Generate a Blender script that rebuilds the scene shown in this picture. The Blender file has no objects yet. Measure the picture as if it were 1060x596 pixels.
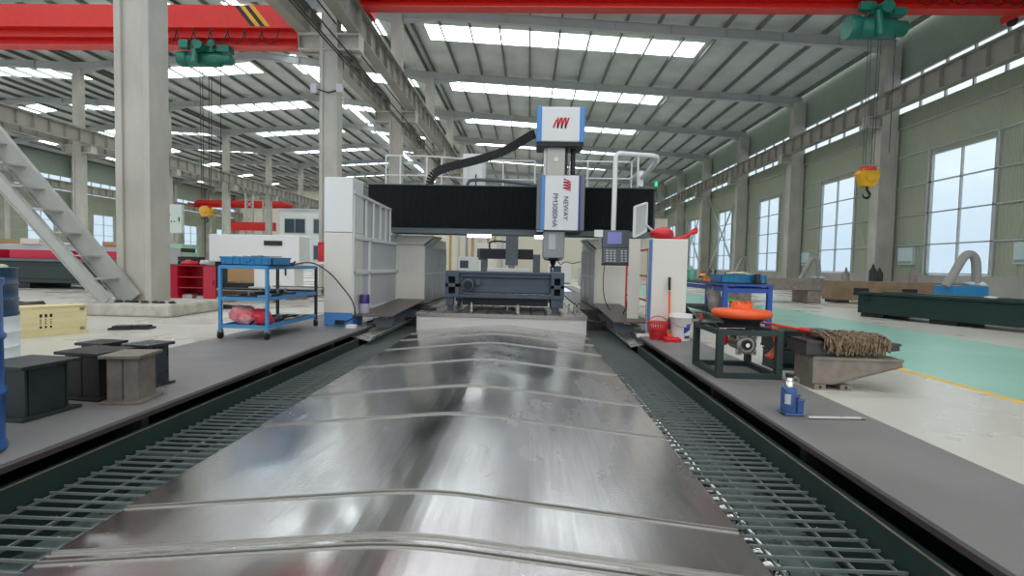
import bpy, math, random
from mathutils import Vector, Matrix, Euler
random.seed(7)
SC = bpy.context.scene
COL = SC.collection
PI = math.pi

# ------------------------------------------------------------------ camera, sky, exposure
F = 515.0
yaw, pit, rol = math.atan(17/516.), math.radians(2.55), 0.0215
cam_d = bpy.data.cameras.new('camera'); cam = bpy.data.objects.new('camera', cam_d); COL.objects.link(cam)
cam_d.sensor_width = 36.0; cam_d.lens = F/1060*36.0; cam_d.clip_end = 500; cam_d.clip_start = 0.05
fw = Vector((-math.sin(yaw)*math.cos(pit), math.cos(yaw)*math.cos(pit), -math.sin(pit)))
r0 = fw.cross(Vector((0, 0, 1))).normalized(); u0 = r0.cross(fw)
rr = r0*math.cos(rol) + u0*math.sin(rol); uu = -r0*math.sin(rol) + u0*math.cos(rol)
M3 = Matrix((rr, uu, -fw)).transposed()
cam.matrix_world = Matrix.Translation((0, 0, 1.02)) @ M3.to_4x4()
SC.camera = cam
SC.view_settings.view_transform = 'Standard'
SC.view_settings.look = 'None'
SC.view_settings.gamma = 1.0
SC.view_settings.use_curve_mapping = False
SC.view_settings.exposure = 0.15
SC.cycles.use_denoising = True
SC.cycles.max_bounces = 10
SC.cycles.diffuse_bounces = 5
SC.cycles.glossy_bounces = 4
SC.cycles.transmission_bounces = 6
SC.cycles.transparent_max_bounces = 8
SC.cycles.sample_clamp_indirect = 8.0
SC.cycles.caustics_reflective = False
SC.cycles.caustics_refractive = False

w = bpy.data.worlds.new('overcast_sky'); SC.world = w; w.use_nodes = True
nt = w.node_tree; nt.nodes.clear()
wo = nt.nodes.new('ShaderNodeOutputWorld'); bg = nt.nodes.new('ShaderNodeBackground')
tc = nt.nodes.new('ShaderNodeTexCoord'); sx = nt.nodes.new('ShaderNodeSeparateXYZ'); cr = nt.nodes.new('ShaderNodeValToRGB')
nt.links.new(tc.outputs['Generated'], sx.inputs[0]); nt.links.new(sx.outputs['Z'], cr.inputs[0])
e = cr.color_ramp.elements
e[0].position = 0.05; e[0].color = (0.58, 0.67, 0.78, 1)
e[1].position = 0.32; e[1].color = (1.0, 1.0, 1.0, 1)
nt.links.new(cr.outputs[0], bg.inputs[0]); bg.inputs[1].default_value = 1.3
nt.links.new(bg.outputs[0], wo.inputs[0])
SKYLIGHT = 5.4
WALLGLASS = 1.0

# ------------------------------------------------------------------ materials
def lin(c):
    return tuple(((v/255.)/12.92 if v/255. <= 0.04045 else (((v/255.)+0.055)/1.055)**2.4) for v in c)
_m = {}
def mat(name, rgb, rough=0.6, metal=0.0, var=0.0, scale=4.0, bump=0.0, bscale=30.0, stretch=(1, 1, 1), rvar=0.0, rgb2=None, emit=0.0, spec=0.5):
    if name in _m: return _m[name]
    m = bpy.data.materials.new(name); m.use_nodes = True
    n = m.node_tree.nodes; l = m.node_tree.links; p = n['Principled BSDF']
    c = lin(rgb); p.inputs['Base Color'].default_value = (*c, 1)
    p.inputs['Roughness'].default_value = rough; p.inputs['Metallic'].default_value = metal
    p.inputs['Specular IOR Level'].default_value = spec
    if emit:
        p.inputs['Emission Color'].default_value = (*c, 1); p.inputs['Emission Strength'].default_value = emit
    if var or bump or rvar or rgb2:
        t = n.new('ShaderNodeTexCoord'); mp = n.new('ShaderNodeMapping'); mp.inputs['Scale'].default_value = stretch
        l.new(t.outputs['Object'], mp.inputs[0])
        ns = n.new('ShaderNodeTexNoise'); ns.inputs['Scale'].default_value = scale; ns.inputs['Detail'].default_value = 6
        l.new(mp.outputs[0], ns.inputs['Vector'])
        if var or rgb2:
            r = n.new('ShaderNodeValToRGB')
            a = c; b = lin(rgb2) if rgb2 else tuple(min(1, v*(1+var)) for v in c)
            if not rgb2: a = tuple(v*(1-var) for v in c)
            r.color_ramp.elements[0].position = 0.32; r.color_ramp.elements[1].position = 0.68
            r.color_ramp.elements[0].color = (*a, 1); r.color_ramp.elements[1].color = (*b, 1)
            l.new(ns.outputs['Fac'], r.inputs[0]); l.new(r.outputs[0], p.inputs['Base Color'])
        if rvar:
            mr = n.new('ShaderNodeMapRange'); mr.inputs['From Min'].default_value = .3; mr.inputs['From Max'].default_value = .7
            mr.inputs['To Min'].default_value = max(0.02, rough-rvar); mr.inputs['To Max'].default_value = rough+rvar
            l.new(ns.outputs['Fac'], mr.inputs['Value']); l.new(mr.outputs[0], p.inputs['Roughness'])
        if bump:
            nb = n.new('ShaderNodeTexNoise'); nb.inputs['Scale'].default_value = bscale; nb.inputs['Detail'].default_value = 4
            l.new(mp.outputs[0], nb.inputs['Vector'])
            bp = n.new('ShaderNodeBump'); bp.inputs['Strength'].default_value = bump; bp.inputs['Distance'].default_value = 0.02
            l.new(nb.outputs['Fac'], bp.inputs['Height']); l.new(bp.outputs[0], p.inputs['Normal'])
    _m[name] = m
    return m
def corrugated(name, rgb, axis, freq, rough=0.55, strength=0.6):
    m = mat(name, rgb, rough, var=0.05, scale=0.6)
    n = m.node_tree.nodes; l = m.node_tree.links
    t = n.new('ShaderNodeTexCoord'); wv = n.new('ShaderNodeTexWave'); wv.bands_direction = axis
    wv.inputs['Scale'].default_value = freq
    l.new(t.outputs['Object'], wv.inputs[0])
    bp = n.new('ShaderNodeBump'); bp.inputs['Strength'].default_value = strength; bp.inputs['Distance'].default_value = 0.03
    l.new(wv.outputs['Fac'], bp.inputs['Height']); l.new(bp.outputs[0], n['Principled BSDF'].inputs['Normal'])
    return m

CONC = mat('column_concrete', (184, 180, 170), 0.75, var=0.16, scale=1.3, bump=0.25, stretch=(1, 1, .5))
BASEC = mat('rough_concrete', (188, 184, 172), 0.9, var=0.15, scale=6, bump=0.6)
FLOORM = mat('cream_epoxy_floor', (204, 201, 190), 0.3, var=0.05, scale=0.7, rvar=.08)
GREENF = mat('green_floor_paint', (150, 196, 180), 0.35, var=0.1, scale=0.8)
YELF = mat('yellow_line_paint', (235, 190, 80), 0.45, var=.1)
PLATE = mat('walkway_plate', (124, 121, 119), 0.5, 0.0, var=0.10, scale=1.6, bump=0.06, bscale=60, rvar=.12)
LIP = mat('plate_edge', (62, 52, 50), 0.6)
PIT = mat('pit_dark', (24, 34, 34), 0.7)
TROUGH = mat('trough_steel', (104, 118, 118), 0.35, 0.3, var=.4, scale=9, rvar=.15)
RAILG = mat('rail_green_steel', (44, 62, 60), 0.4, 0.3, var=.1)
GRATE = mat('grate_steel', (128, 136, 134), 0.4, 0.3)
DECKR = mat('roof_foil', (200, 203, 202), 0.5, 0.0, var=0.14, scale=0.5, bump=0.9, bscale=5)
STEELG = mat('grey_painted_steel', (182, 186, 184), 0.55, var=0.05, scale=1)
PURL = mat('purlin_steel', (116, 120, 118), 0.5, 0.0)
STEELD = mat('runway_steel', (156, 152, 142), 0.55, var=0.06, scale=.8)
RED = mat('crane_red', (214, 36, 26), 0.38, var=.06)
BLACK = mat('black_rubber', (22, 22, 22), 0.6)
YEL = mat('machine_yellow', (226, 168, 30), 0.45, var=.1)
HGREEN = mat('hoist_green', (24, 112, 92), 0.42, var=.12, scale=8)
ROPE = mat('steel_rope', (88, 86, 82), 0.5, 0.6)
WHITE = mat('warm_white_sheet', (226, 222, 210), 0.4, var=.015)
WHITE2 = mat('cool_white_sheet', (222, 224, 226), 0.4)
GREYP = mat('pale_grey_panel', (196, 198, 200), 0.42)
BLUEP = mat('blue_trim', (84, 146, 212), 0.4)
DKBLUE = mat('deep_blue_trim', (60, 62, 150), 0.4)
CHARC = mat('charcoal_machine_paint', (92, 100, 106), 0.42, var=.04)
BELL = mat('black_bellows', (20, 28, 28), 0.42)
IRON = mat('machined_iron', (150, 146, 140), 0.35, 0.75, var=.12, scale=8, rvar=.1)
CASTING = mat('blue_grey_casting', (74, 86, 98), 0.42, var=.1, scale=4)
DKGREEN = mat('bed_dark_green', (26, 50, 46), 0.4, var=.12, scale=1.5)
CHROME = mat('bright_steel', (226, 226, 222), 0.16, 1.0)
ALU = mat('aluminium_tray', (206, 206, 202), 0.32, 0.35, rvar=.1, scale=5)
FRAMEG = mat('dark_green_frame', (34, 50, 48), 0.4)
ORANGE = mat('orange_paint', (238, 92, 36), 0.4)
REDP = mat('red_plastic', (214, 40, 48), 0.35)
CRIM = mat('crimson_cabinet', (196, 24, 58), 0.4)
WPLAS = mat('white_plastic', (232, 232, 230), 0.35)
TROLB = mat('trolley_blue', (66, 140, 192), 0.42, var=.08)
BENCHB = mat('bench_blue', (44, 78, 168), 0.42)
BINB = mat('bin_blue', (34, 126, 180), 0.4)
JACKB = mat('jack_blue', (58, 88, 142), 0.38, var=.15, scale=20)
DARKM = mat('dark_metal', (52, 52, 54), 0.45, 0.5, var=.2, scale=10)
RUST = mat('mill_scale_steel', (82, 76, 72), 0.5, 0.4, var=.3, scale=7, rvar=.15)
RUSTB = mat('rusty_brown_beam', (134, 112, 88), 0.65, var=.2, scale=3)
GREYST = mat('worn_grey_steel', (134, 124, 114), 0.42, 0.3, var=.2, scale=9)
WOOD = mat('plywood', (222, 208, 160), 0.7, var=.08, scale=3, stretch=(1, 1, 6))
DRUMB = mat('drum_blue', (24, 92, 168), 0.35)
DRUMD = mat('drum_dark_blue', (34, 66, 92), 0.4)
MOP = mat('mop_yarn', (150, 128, 104), 0.95, rgb2=(96, 76, 60), scale=25, bump=.6)
CLOTH = mat('pale_cloth', (206, 210, 180), 0.9, bump=.5, bscale=12)
HOSE = mat('grey_hose', (150, 148, 142), 0.55)
PURPLE = mat('purple_label', (56, 40, 110), 0.4)
TEAL = mat('teal_plastic', (96, 176, 150), 0.35)
SCREEN = mat('pendant_screen', (120, 120, 178), 0.2, emit=0.25)
TUBE = mat('lit_tube', (250, 252, 255), 0.3, emit=6.0)
SKYL = mat('lit_skylight_sheet', (242, 250, 255), 0.5, emit=SKYLIGHT)
WGREEN = corrugated('green_wall_sheet', (164, 170, 150), 'Y', 3.2)
WUP = mat('upper_wall_sheet', (150, 164, 150), .6, var=.05)
DADO = mat('dado_render', (172, 170, 164), 0.85, var=.08, scale=1.2)
ENDW = mat('end_wall_cream', (222, 214, 196), 0.7)
INTWH = mat('office_white', (224, 226, 226), 0.6)
DGLASS = mat('dark_glass', (60, 74, 84), 0.12)
FRM = mat('window_aluminium', (178, 182, 180), 0.45, 0.3)
STAIRM = mat('stair_grey_paint', (176, 178, 172), 0.5, var=.05)
CARD = mat('cardboard', (186, 150, 108), 0.8)
POST = mat('poster_paper', (196, 216, 218), 0.5)
GPAL = mat('pale_green_paint', (160, 198, 170), 0.5)

def glass():
    m = bpy.data.materials.new('window_glass'); m.use_nodes = True
    n = m.node_tree.nodes; l = m.node_tree.links; n.clear()
    o = n.new('ShaderNodeOutputMaterial'); mx = n.new('ShaderNodeMixShader'); t = n.new('ShaderNodeBsdfTransparent'); g = n.new('ShaderNodeBsdfGlossy')
    t.inputs[0].default_value = (.9, .95, .96, 1); g.inputs['Roughness'].default_value = .08; mx.inputs[0].default_value = .07
    l.new(t.outputs[0], mx.inputs[1]); l.new(g.outputs[0], mx.inputs[2]); l.new(mx.outputs[0], o.inputs[0]); return m
GLASS = glass()

def cover_steel():
    m = bpy.data.materials.new('brushed_stainless'); m.use_nodes = True
    n = m.node_tree.nodes; l = m.node_tree.links; p = n['Principled BSDF']
    p.inputs['Metallic'].default_value = 1.0
    t = n.new('ShaderNodeTexCoord')
    def noise(sc, st, det=5):
        mp = n.new('ShaderNodeMapping'); mp.inputs['Scale'].default_value = st; l.new(t.outputs['Object'], mp.inputs[0])
        a = n.new('ShaderNodeTexNoise'); a.inputs['Scale'].default_value = sc; a.inputs['Detail'].default_value = det; l.new(mp.outputs[0], a.inputs['Vector']); return a
    a = noise(1.6, (1, .45, 1)); b = noise(9, (5, .25, 1)); 
    mr = n.new('ShaderNodeMapRange'); mr.inputs['From Min'].default_value = .35; mr.inputs['From Max'].default_value = .68
    mr.inputs['To Min'].default_value = .13; mr.inputs['To Max'].default_value = .31
    l.new(a.outputs['Fac'], mr.inputs['Value']); l.new(mr.outputs[0], p.inputs['Roughness'])
    r = n.new('ShaderNodeValToRGB'); r.color_ramp.elements[0].position = .3; r.color_ramp.elements[1].position = .7
    r.color_ramp.elements[0].color = (.55, .55, .545, 1); r.color_ramp.elements[1].color = (.66, .66, .655, 1)
    l.new(b.outputs['Fac'], r.inputs[0]); l.new(r.outputs[0], p.inputs['Base Color'])
    bp = n.new('ShaderNodeBump'); bp.inputs['Strength'].default_value = .06; bp.inputs['Distance'].default_value = .006
    c = noise(2.2, (1, .6, 1), 2); l.new(c.outputs['Fac'], bp.inputs['Height']); l.new(bp.outputs[0], p.inputs['Normal'])
    return m
COVER = cover_steel()

# ------------------------------------------------------------------ mesh helpers
class MB:
    def __init__(s): s.v = []; s.f = []; s.sm = []
    def add(s, vs, fs, smooth=False, M=None):
        k = len(s.v)
        for q in vs: s.v.append(tuple(M @ Vector(q)) if M is not None else tuple(q))
        for f in fs: s.f.append([i+k for i in f]); s.sm.append(smooth)
        return s
    def box(s, x0, x1, y0, y1, z0, z1, M=None):
        return s.add([(x0, y0, z0), (x1, y0, z0), (x1, y1, z0), (x0, y1, z0), (x0, y0, z1), (x1, y0, z1), (x1, y1, z1), (x0, y1, z1)],
                     [(0, 3, 2, 1), (4, 5, 6, 7), (0, 1, 5, 4), (1, 2, 6, 5), (2, 3, 7, 6), (3, 0, 4, 7)], M=M)
    def prism(s, poly, axis, a, b, M=None):      # poly: 2-D points, extruded along axis from a to b
        n = len(poly)
        def pt(u, v, t): return {'X': (t, u, v), 'Y': (u, t, v), 'Z': (u, v, t)}[axis]
        vs = [pt(u, v, a) for u, v in poly] + [pt(u, v, b) for u, v in poly]
        fs = [list(range(n)), list(range(2*n-1, n-1, -1))] + [(i, (i+1) % n, n+(i+1) % n, n+i) for i in range(n)]
        return s.add(vs, fs, M=M)
    def bar(s, p, q, wd, ht, up=(0, 0, 1)):       # rectangular bar from p to q
        p = Vector(p); q = Vector(q); d = (q-p).normalized(); u = Vector(up)
        x = d.cross(u)
        if x.length < 1e-4: x = d.cross(Vector((1, 0, 0)))
        x.normalize(); z = x.cross(d)
        vs = [c + x*a*wd/2 + z*b*ht/2 for c in (p, q) for a, b in ((-1, -1), (1, -1), (1, 1), (-1, 1))]
        return s.add(vs, [(0, 1, 2, 3), (7, 6, 5, 4), (0, 4, 5, 1), (1, 5, 6, 2), (2, 6, 7, 3), (3, 7, 4, 0)])
    def tube(s, pts, r, n=8, caps=True):
        pts = [Vector(p) for p in pts]; k = len(pts); rs = r if isinstance(r, (list, tuple)) else [r]*k
        prev = None; vs = []; fs = []
        for i, p in enumerate(pts):
            d = (pts[min(i+1, k-1)] - pts[max(i-1, 0)]).normalized()
            if prev is None:
                a = d.cross(Vector((0, 0, 1)))
                if a.length < 1e-3: a = d.cross(Vector((1, 0, 0)))
            else:
                a = prev - d*prev.dot(d)
            a.normalize(); prev = a; b = d.cross(a)
            for j in range(n):
                t = 2*PI*j/n; vs.append(p + (a*math.cos(t)+b*math.sin(t))*rs[i])
        for i in range(k-1):
            for j in range(n):
                fs.append((i*n+j, i*n+(j+1) % n, (i+1)*n+(j+1) % n, (i+1)*n+j))
        s.add(vs, fs, True)
        if caps: s.add(vs[:n], [list(range(n-1, -1, -1))]); s.add(vs[-n:], [list(range(n))])
        return s
    def lathe(s, prof, c=(0, 0, 0), n=24, axis='Z', smooth=True):     # profile (r, h)
        vs = []; k = len(prof)
        for r, h in prof:
            for j in range(n):
                t = 2*PI*j/n; a, b = r*math.cos(t), r*math.sin(t)
                q = {'Z': (a, b, h), 'X': (h, a, b), 'Y': (b, h, a)}[axis]
                vs.append((q[0]+c[0], q[1]+c[1], q[2]+c[2]))
        fs = [(i*n+j, i*n+(j+1) % n, (i+1)*n+(j+1) % n, (i+1)*n+j) for i in range(k-1) for j in range(n)]
        s.add(vs, fs, smooth)
        s.add(vs[:n], [list(range(n-1, -1, -1))]); s.add(vs[-n:], [list(range(n))])
        return s
    def cyl(s, c, r, h, axis='Z', n=20): return s.lathe([(r, 0), (r, h)], c, n, axis)
    def blob(s, c, r, sc=(1, 1, 1), n=10, jit=0.0, seed=0):
        rd = random.Random(seed); vs = []; fs = []; m = n//2+1
        for i in range(1, m):
            ph = PI*i/m
            for j in range(n):
                t = 2*PI*j/n; k = 1+rd.uniform(-jit, jit)
                vs.append((c[0]+r*sc[0]*k*math.sin(ph)*math.cos(t), c[1]+r*sc[1]*k*math.sin(ph)*math.sin(t), c[2]+r*sc[2]*k*math.cos(ph)))
        for i in range(m-2):
            for j in range(n): fs.append((i*n+j, (i+1)*n+j, (i+1)*n+(j+1) % n, i*n+(j+1) % n))
        vs.append((c[0], c[1], c[2]+r*sc[2])); vs.append((c[0], c[1], c[2]-r*sc[2])); T = len(vs)-2
        for j in range(n): fs.append((T, j, (j+1) % n)); fs.append((T+1, (m-2)*n+(j+1) % n, (m-2)*n+j))
        return s.add(vs, fs, True)
    def build(s, name, material, parent=None, bevel=0.0, rel=True, origin=None):
        """rel: vertices are given in world coordinates and made relative to the (unrotated) parent or to origin"""
        off = Vector((0, 0, 0))
        if rel and parent is not None:
            p = parent
            while p is not None: off += p.location; p = p.parent
        if origin is not None: off = Vector(origin)
        me = bpy.data.meshes.new(name)
        me.from_pydata([tuple(Vector(v)-off) for v in s.v], [], s.f); me.update()
        me.polygons.foreach_set('use_smooth', s.sm)
        me.materials.append(material)
        o = bpy.data.objects.new(name, me); COL.objects.link(o)
        if parent is not None: o.parent = parent
        elif origin is not None: o.location = origin
        if bevel:
            b = o.modifiers.new('bevel', 'BEVEL'); b.width = bevel; b.segments = 2; b.limit_method = 'ANGLE'; b.angle_limit = 0.6
        return o
def tag(o, label, cat, group=None):
    o['label'] = label; o['category'] = cat
    if group: o['group'] = group
    return o
def thing(name, label, cat, loc, rz=0.0, group=None):
    o = bpy.data.objects.new(name, None); COL.objects.link(o); o.location = loc; o.rotation_euler = (0, 0, rz)
    o.empty_display_size = .1
    return tag(o, label, cat, group)
def struct(o, group=None):
    o['kind'] = 'structure'
    if group: o['group'] = group
    return o
def sth(name, loc=(0, 0, 0), group=None):
    o = bpy.data.objects.new(name, None); COL.objects.link(o); o.location = loc
    return struct(o, group)
def kids(o): return [c for c in bpy.data.objects if c.parent is o]
def copy_tree(o, parent=None, loc=None, rz=None, label=None):
    ch = kids(o); c = o.copy(); COL.objects.link(c); c.parent = parent
    if loc is not None: c.location = loc
    if rz is not None: c.rotation_euler = (0, 0, rz)
    if label: c['label'] = label
    for q in ch: copy_tree(q, c)
    return c
def text_obj(name, s, size, material, parent, M, extrude=0.0015, align='CENTER', shear=0):
    cu = bpy.data.curves.new(name, 'FONT'); cu.body = s; cu.size = size; cu.extrude = extrude; cu.align_x = align; cu.align_y = 'CENTER'; cu.shear = shear
    tmp = bpy.data.objects.new('tmp_text', cu); COL.objects.link(tmp)
    dg = bpy.context.evaluated_depsgraph_get(); dg.update()
    me = bpy.data.meshes.new_from_object(tmp.evaluated_get(dg)); me.name = name
    bpy.data.objects.remove(tmp); me.transform(M); me.materials.clear(); me.materials.append(material)
    o = bpy.data.objects.new(name, me); COL.objects.link(o); o.parent = parent
    return o
def bez(p, q, r, s, n=16):
    p, q, r, s = map(Vector, (p, q, r, s)); out = []
    for i in range(n+1):
        t = i/n; out.append(p*(1-t)**3 + q*3*t*(1-t)**2 + r*3*t*t*(1-t) + s*t**3)
    return out
def smooth_path(pts, k=6):
    P = [Vector(p) for p in pts]; P = [P[0]*2-P[1]] + P + [P[-1]*2-P[-2]]; out = []
    for i in range(1, len(P)-2):
        for j in range(k):
            t = j/k; a, b, c, d = P[i-1], P[i], P[i+1], P[i+2]
            out.append(0.5*((2*b)+(c-a)*t+(2*a-5*b+4*c-d)*t*t+(3*b-a-3*c+d)*t**3))
    out.append(P[-2]); return out

# ------------------------------------------------------------------ building
Y0, BAY, NB = 0.35, 8.8, 11
FR = [Y0+BAY*i for i in range(NB+1)]            # frames
YE = FR[-1]
XR, XM, XL, XLL = 18.9, -7.25, -32.9, -58.5
# floors (the machine pit is left open)
struct(MB().box(-4.0, 2.4, 26.8, YE, -.1, 0).box(XLL, -4.0, -4, YE, -.1, 0).box(2.405, 3.98, -4, YE, -.1, 0).box(7.0, XR+.3, -4, YE, -.1, 0).build('floor', FLOORM))
struct(MB().box(4.08, 7.0, -4, YE, -.1, 0).build('floor_green_lane', GREENF))
struct(MB().box(3.98, 4.08, -4, YE, -.1, 0).build('floor_line', YELF))
struct(MB().box(-4.0, 2.4, -4, 26.8, -.62, -.56).box(-4.0, -3.95, -4, 26.8, -.6, -.0).box(2.37, 2.4, -4, 26.8, -.6, 0).build('floor_pit', PIT))

def profile(z_list):
    return z_list
RAFT = {'right': [(-7.25, 14.05), (18.6, 12.5)], 'middle': [(-32.9, 14.5), (-19.8, 15.35), (-7.25, 14.05)], 'left': [(-58.5, 12.9), (-45.7, 14.9), (-32.9, 14.5)]}
def zat(pl, x):
    for (a, za), (b, zb) in zip(pl, pl[1:]):
        if a <= x <= b: return za+(zb-za)*(x-a)/(b-a)
    return pl[-1][1]
RD = 0.5; PD = 0.24
for hall, pl in RAFT.items():
    # deck
    m = MB()
    for (a, za), (b, zb) in zip(pl, pl[1:]):
        m.add([(a, -3, za+RD+PD), (b+.02, -3, zb+RD+PD), (b+.02, YE, zb+RD+PD), (a, YE, za+RD+PD),
               (a, -3, za+RD+PD+.12), (b+.02, -3, zb+RD+PD+.12), (b+.02, YE, zb+RD+PD+.12), (a, YE, za+RD+PD+.12)],
              [(0, 3, 2, 1), (4, 5, 6, 7), (0, 1, 5, 4), (1, 2, 6, 5), (2, 3, 7, 6), (3, 0, 4, 7)])
    struct(m.build('ceiling_'+hall, DECKR))
    # rafters
    src = None
    for yf in FR:
        if src is None:
            m = MB()
            for (a, za), (b, zb) in zip(pl, pl[1:]):
                for dz0, dz1, hw in ((0, .02, .13), (RD-.02, RD, .13), (0, RD, .012)):
                    m.add([(a, -hw, za+dz0), (b, -hw, zb+dz0), (b, hw, zb+dz0), (a, hw, za+dz0), (a, -hw, za+dz1), (b, -hw, zb+dz1), (b, hw, zb+dz1), (a, hw, za+dz1)],
                          [(0, 3, 2, 1), (4, 5, 6, 7), (0, 1, 5, 4), (1, 2, 6, 5), (2, 3, 7, 6), (3, 0, 4, 7)])
                k = int((b-a)/2.6)
                for i in range(1, k):
                    x = a+(b-a)*i/k; z = za+(zb-za)*i/k
                    m.box(x-.01, x+.01, -.12, .12, z+.01, z+RD-.01)
            # haunches at the ends
            (a, za), (b, zb) = pl[0], pl[-1]
            m.add([(a, -.012, za), (a, .012, za), (a, -.012, za-.4), (a, .012, za-.4), (a+2.2, -.012, zat(pl, a+2.2)), (a+2.2, .012, zat(pl, a+2.2))], [(0, 2, 4), (1, 5, 3), (2, 3, 5, 4), (0, 1, 3, 2)])
            m.add([(b, -.012, zb), (b, .012, zb), (b, -.012, zb-.4), (b, .012, zb-.4), (b-2.2, -.012, zat(pl, b-2.2)), (b-2.2, .012, zat(pl, b-2.2))], [(0, 4, 2), (1, 3, 5), (2, 4, 5, 3), (0, 2, 3, 1)])
            src = m.build('roof_rafter', STEELG); struct(src, 'roof rafters'); src.location.y = yf
        else:
            c = src.copy(); COL.objects.link(c); c.location.y = yf
    # purlins
    a, b = pl[0][0], pl[-1][0]; n = int(round((b-a)/1.7)); src = None
    for i in range(n+1):
        x = a+.25+(b-a-.5)*i/n; z = zat(pl, x)+RD
        if src is None:
            m = MB().box(-.05, .05, -3, YE, 0, .012).box(-.05, -.035, -3, YE, 0, PD).box(-.05, .05, -3, YE, PD-.012, PD)
            src = m.build('roof_purlin', PURL); struct(src, 'roof purlins'); src.location = (x, 0, z)
        else:
            c = src.copy(); COL.objects.link(c); c.location = (x, 0, z)
    # skylight strips, one per bay
    ranges = {'right': [(-6.3, 9.6)], 'middle': [(-31, -21.5), (-18.2, -9.0)], 'left': [(-56, -47), (-44.5, -35)]}[hall]
    for yf in FR[:-1]:
        for xa, xb in ranges:
            za, zb = zat(pl, xa)+RD+PD-.015, zat(pl, xb)+RD+PD-.015
            ya, yb = yf+2.2, yf+4.1
            struct(MB().add([(xa, ya, za), (xb, ya, zb), (xb, yb, zb), (xa, yb, za), (xa, ya, za+.01), (xb, ya, zb+.01), (xb, yb, zb+.01), (xa, yb, za+.01)],
                            [(0, 3, 2, 1), (4, 5, 6, 7), (0, 1, 5, 4), (1, 2, 6, 5), (2, 3, 7, 6), (3, 0, 4, 7)]).build('window_skylight', SKYL), 'roof skylights')
# ridge vent strip of the middle hall
for yf in FR[1:-1]:
    z = zat(RAFT['middle'], -17.4)+RD+PD-.02
    struct(MB().box(-17.7, -17.1, yf+.4, yf+8.4, z-.01, z).build('window_ridge_strip', SKYL), 'ridge strips')

# columns
def conc_column(w_, d_, h, top, corbel):
    m = MB()
    # H-shaped concrete shaft: two flanges and a web set back a little
    m.box(-w_/2+.12, w_/2-.12, -d_/2+.05, d_/2-.05, 0, h)
    m.box(-w_/2, -w_/2+.13, -d_/2, d_/2, 0, h).box(w_/2-.13, w_/2, -d_/2, d_/2, 0, h)
    if corbel:
        x0, x1 = corbel
        m.box(x0, x1, -.26, .26, 9.02, 9.1).box(x0, x1, -.26, .26, 8.5, 8.56).box(x0, x1, -.05, .05, 8.5, 9.1)
        for x in (x0+.02, x1-.02): m.box(x-.015, x+.015, -.25, .25, 8.5, 9.1)
    m.box(-w_*.44, w_*.44, -d_*.42, d_*.42, h, top)
    return m
srcs = {}
for yf in FR:
    for nm, X, w_, d_, h, top, cb in (('right', 18.35, .9, .6, 8.3, 12.6, (-1.1, .4)), ('middle', XM, .65, .5, 9.1, 14.1, (-1.1, 1.1)),
                                      ('left', XL, .65, .5, 9.1, 14.5, (-1.1, 1.1)), ('far', XLL+.6, .8, .6, 9.1, 13, (-.4, 1.1))):
        if nm not in srcs:
            o = conc_column(w_, d_, h, top, cb).build('column', CONC, bevel=.012 if nm == 'middle' else 0); struct(o, 'hall columns'); srcs[nm] = o
        else:
            o = srcs[nm].copy(); COL.objects.link(o)
        o.location = (X, yf, 0)
        if nm == 'right': o.scale = (1, 1, 1)
struct(MB().box(-8.0, -6.15, 8.33, 9.85, 0, .22).build('column_footing', BASEC, bevel=.04))

# runway beams, one per bay
def runway():
    m = MB().box(-.02, .02, 0, BAY-.03, .03, .95).box(-.2, .2, 0, BAY-.03, 0, .035).box(-.24, .24, 0, BAY-.03, .92, .955).box(-.035, .035, 0, BAY-.03, .955, 1.08)
    k = 8
    for i in range(k+1):
        y = .02+(BAY-.08)*i/k
        m.box(-.18, .18, y-.008, y+.008, .03, .92)
    return m.build('runway_beam', STEELD)
rb = struct(runway(), 'crane runway beams'); first = True
for X in (-6.35, -8.2, 17.6, -31.9, -33.9, -56.9):
    for yf in [Y0-BAY*.35]+FR[:-1]:
        if yf < Y0: continue
        o = rb if first else rb.copy()
        if not first: COL.objects.link(o)
        first = False; o.location = (X, yf, 9.1 if X < 17 else 9.0)

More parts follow.
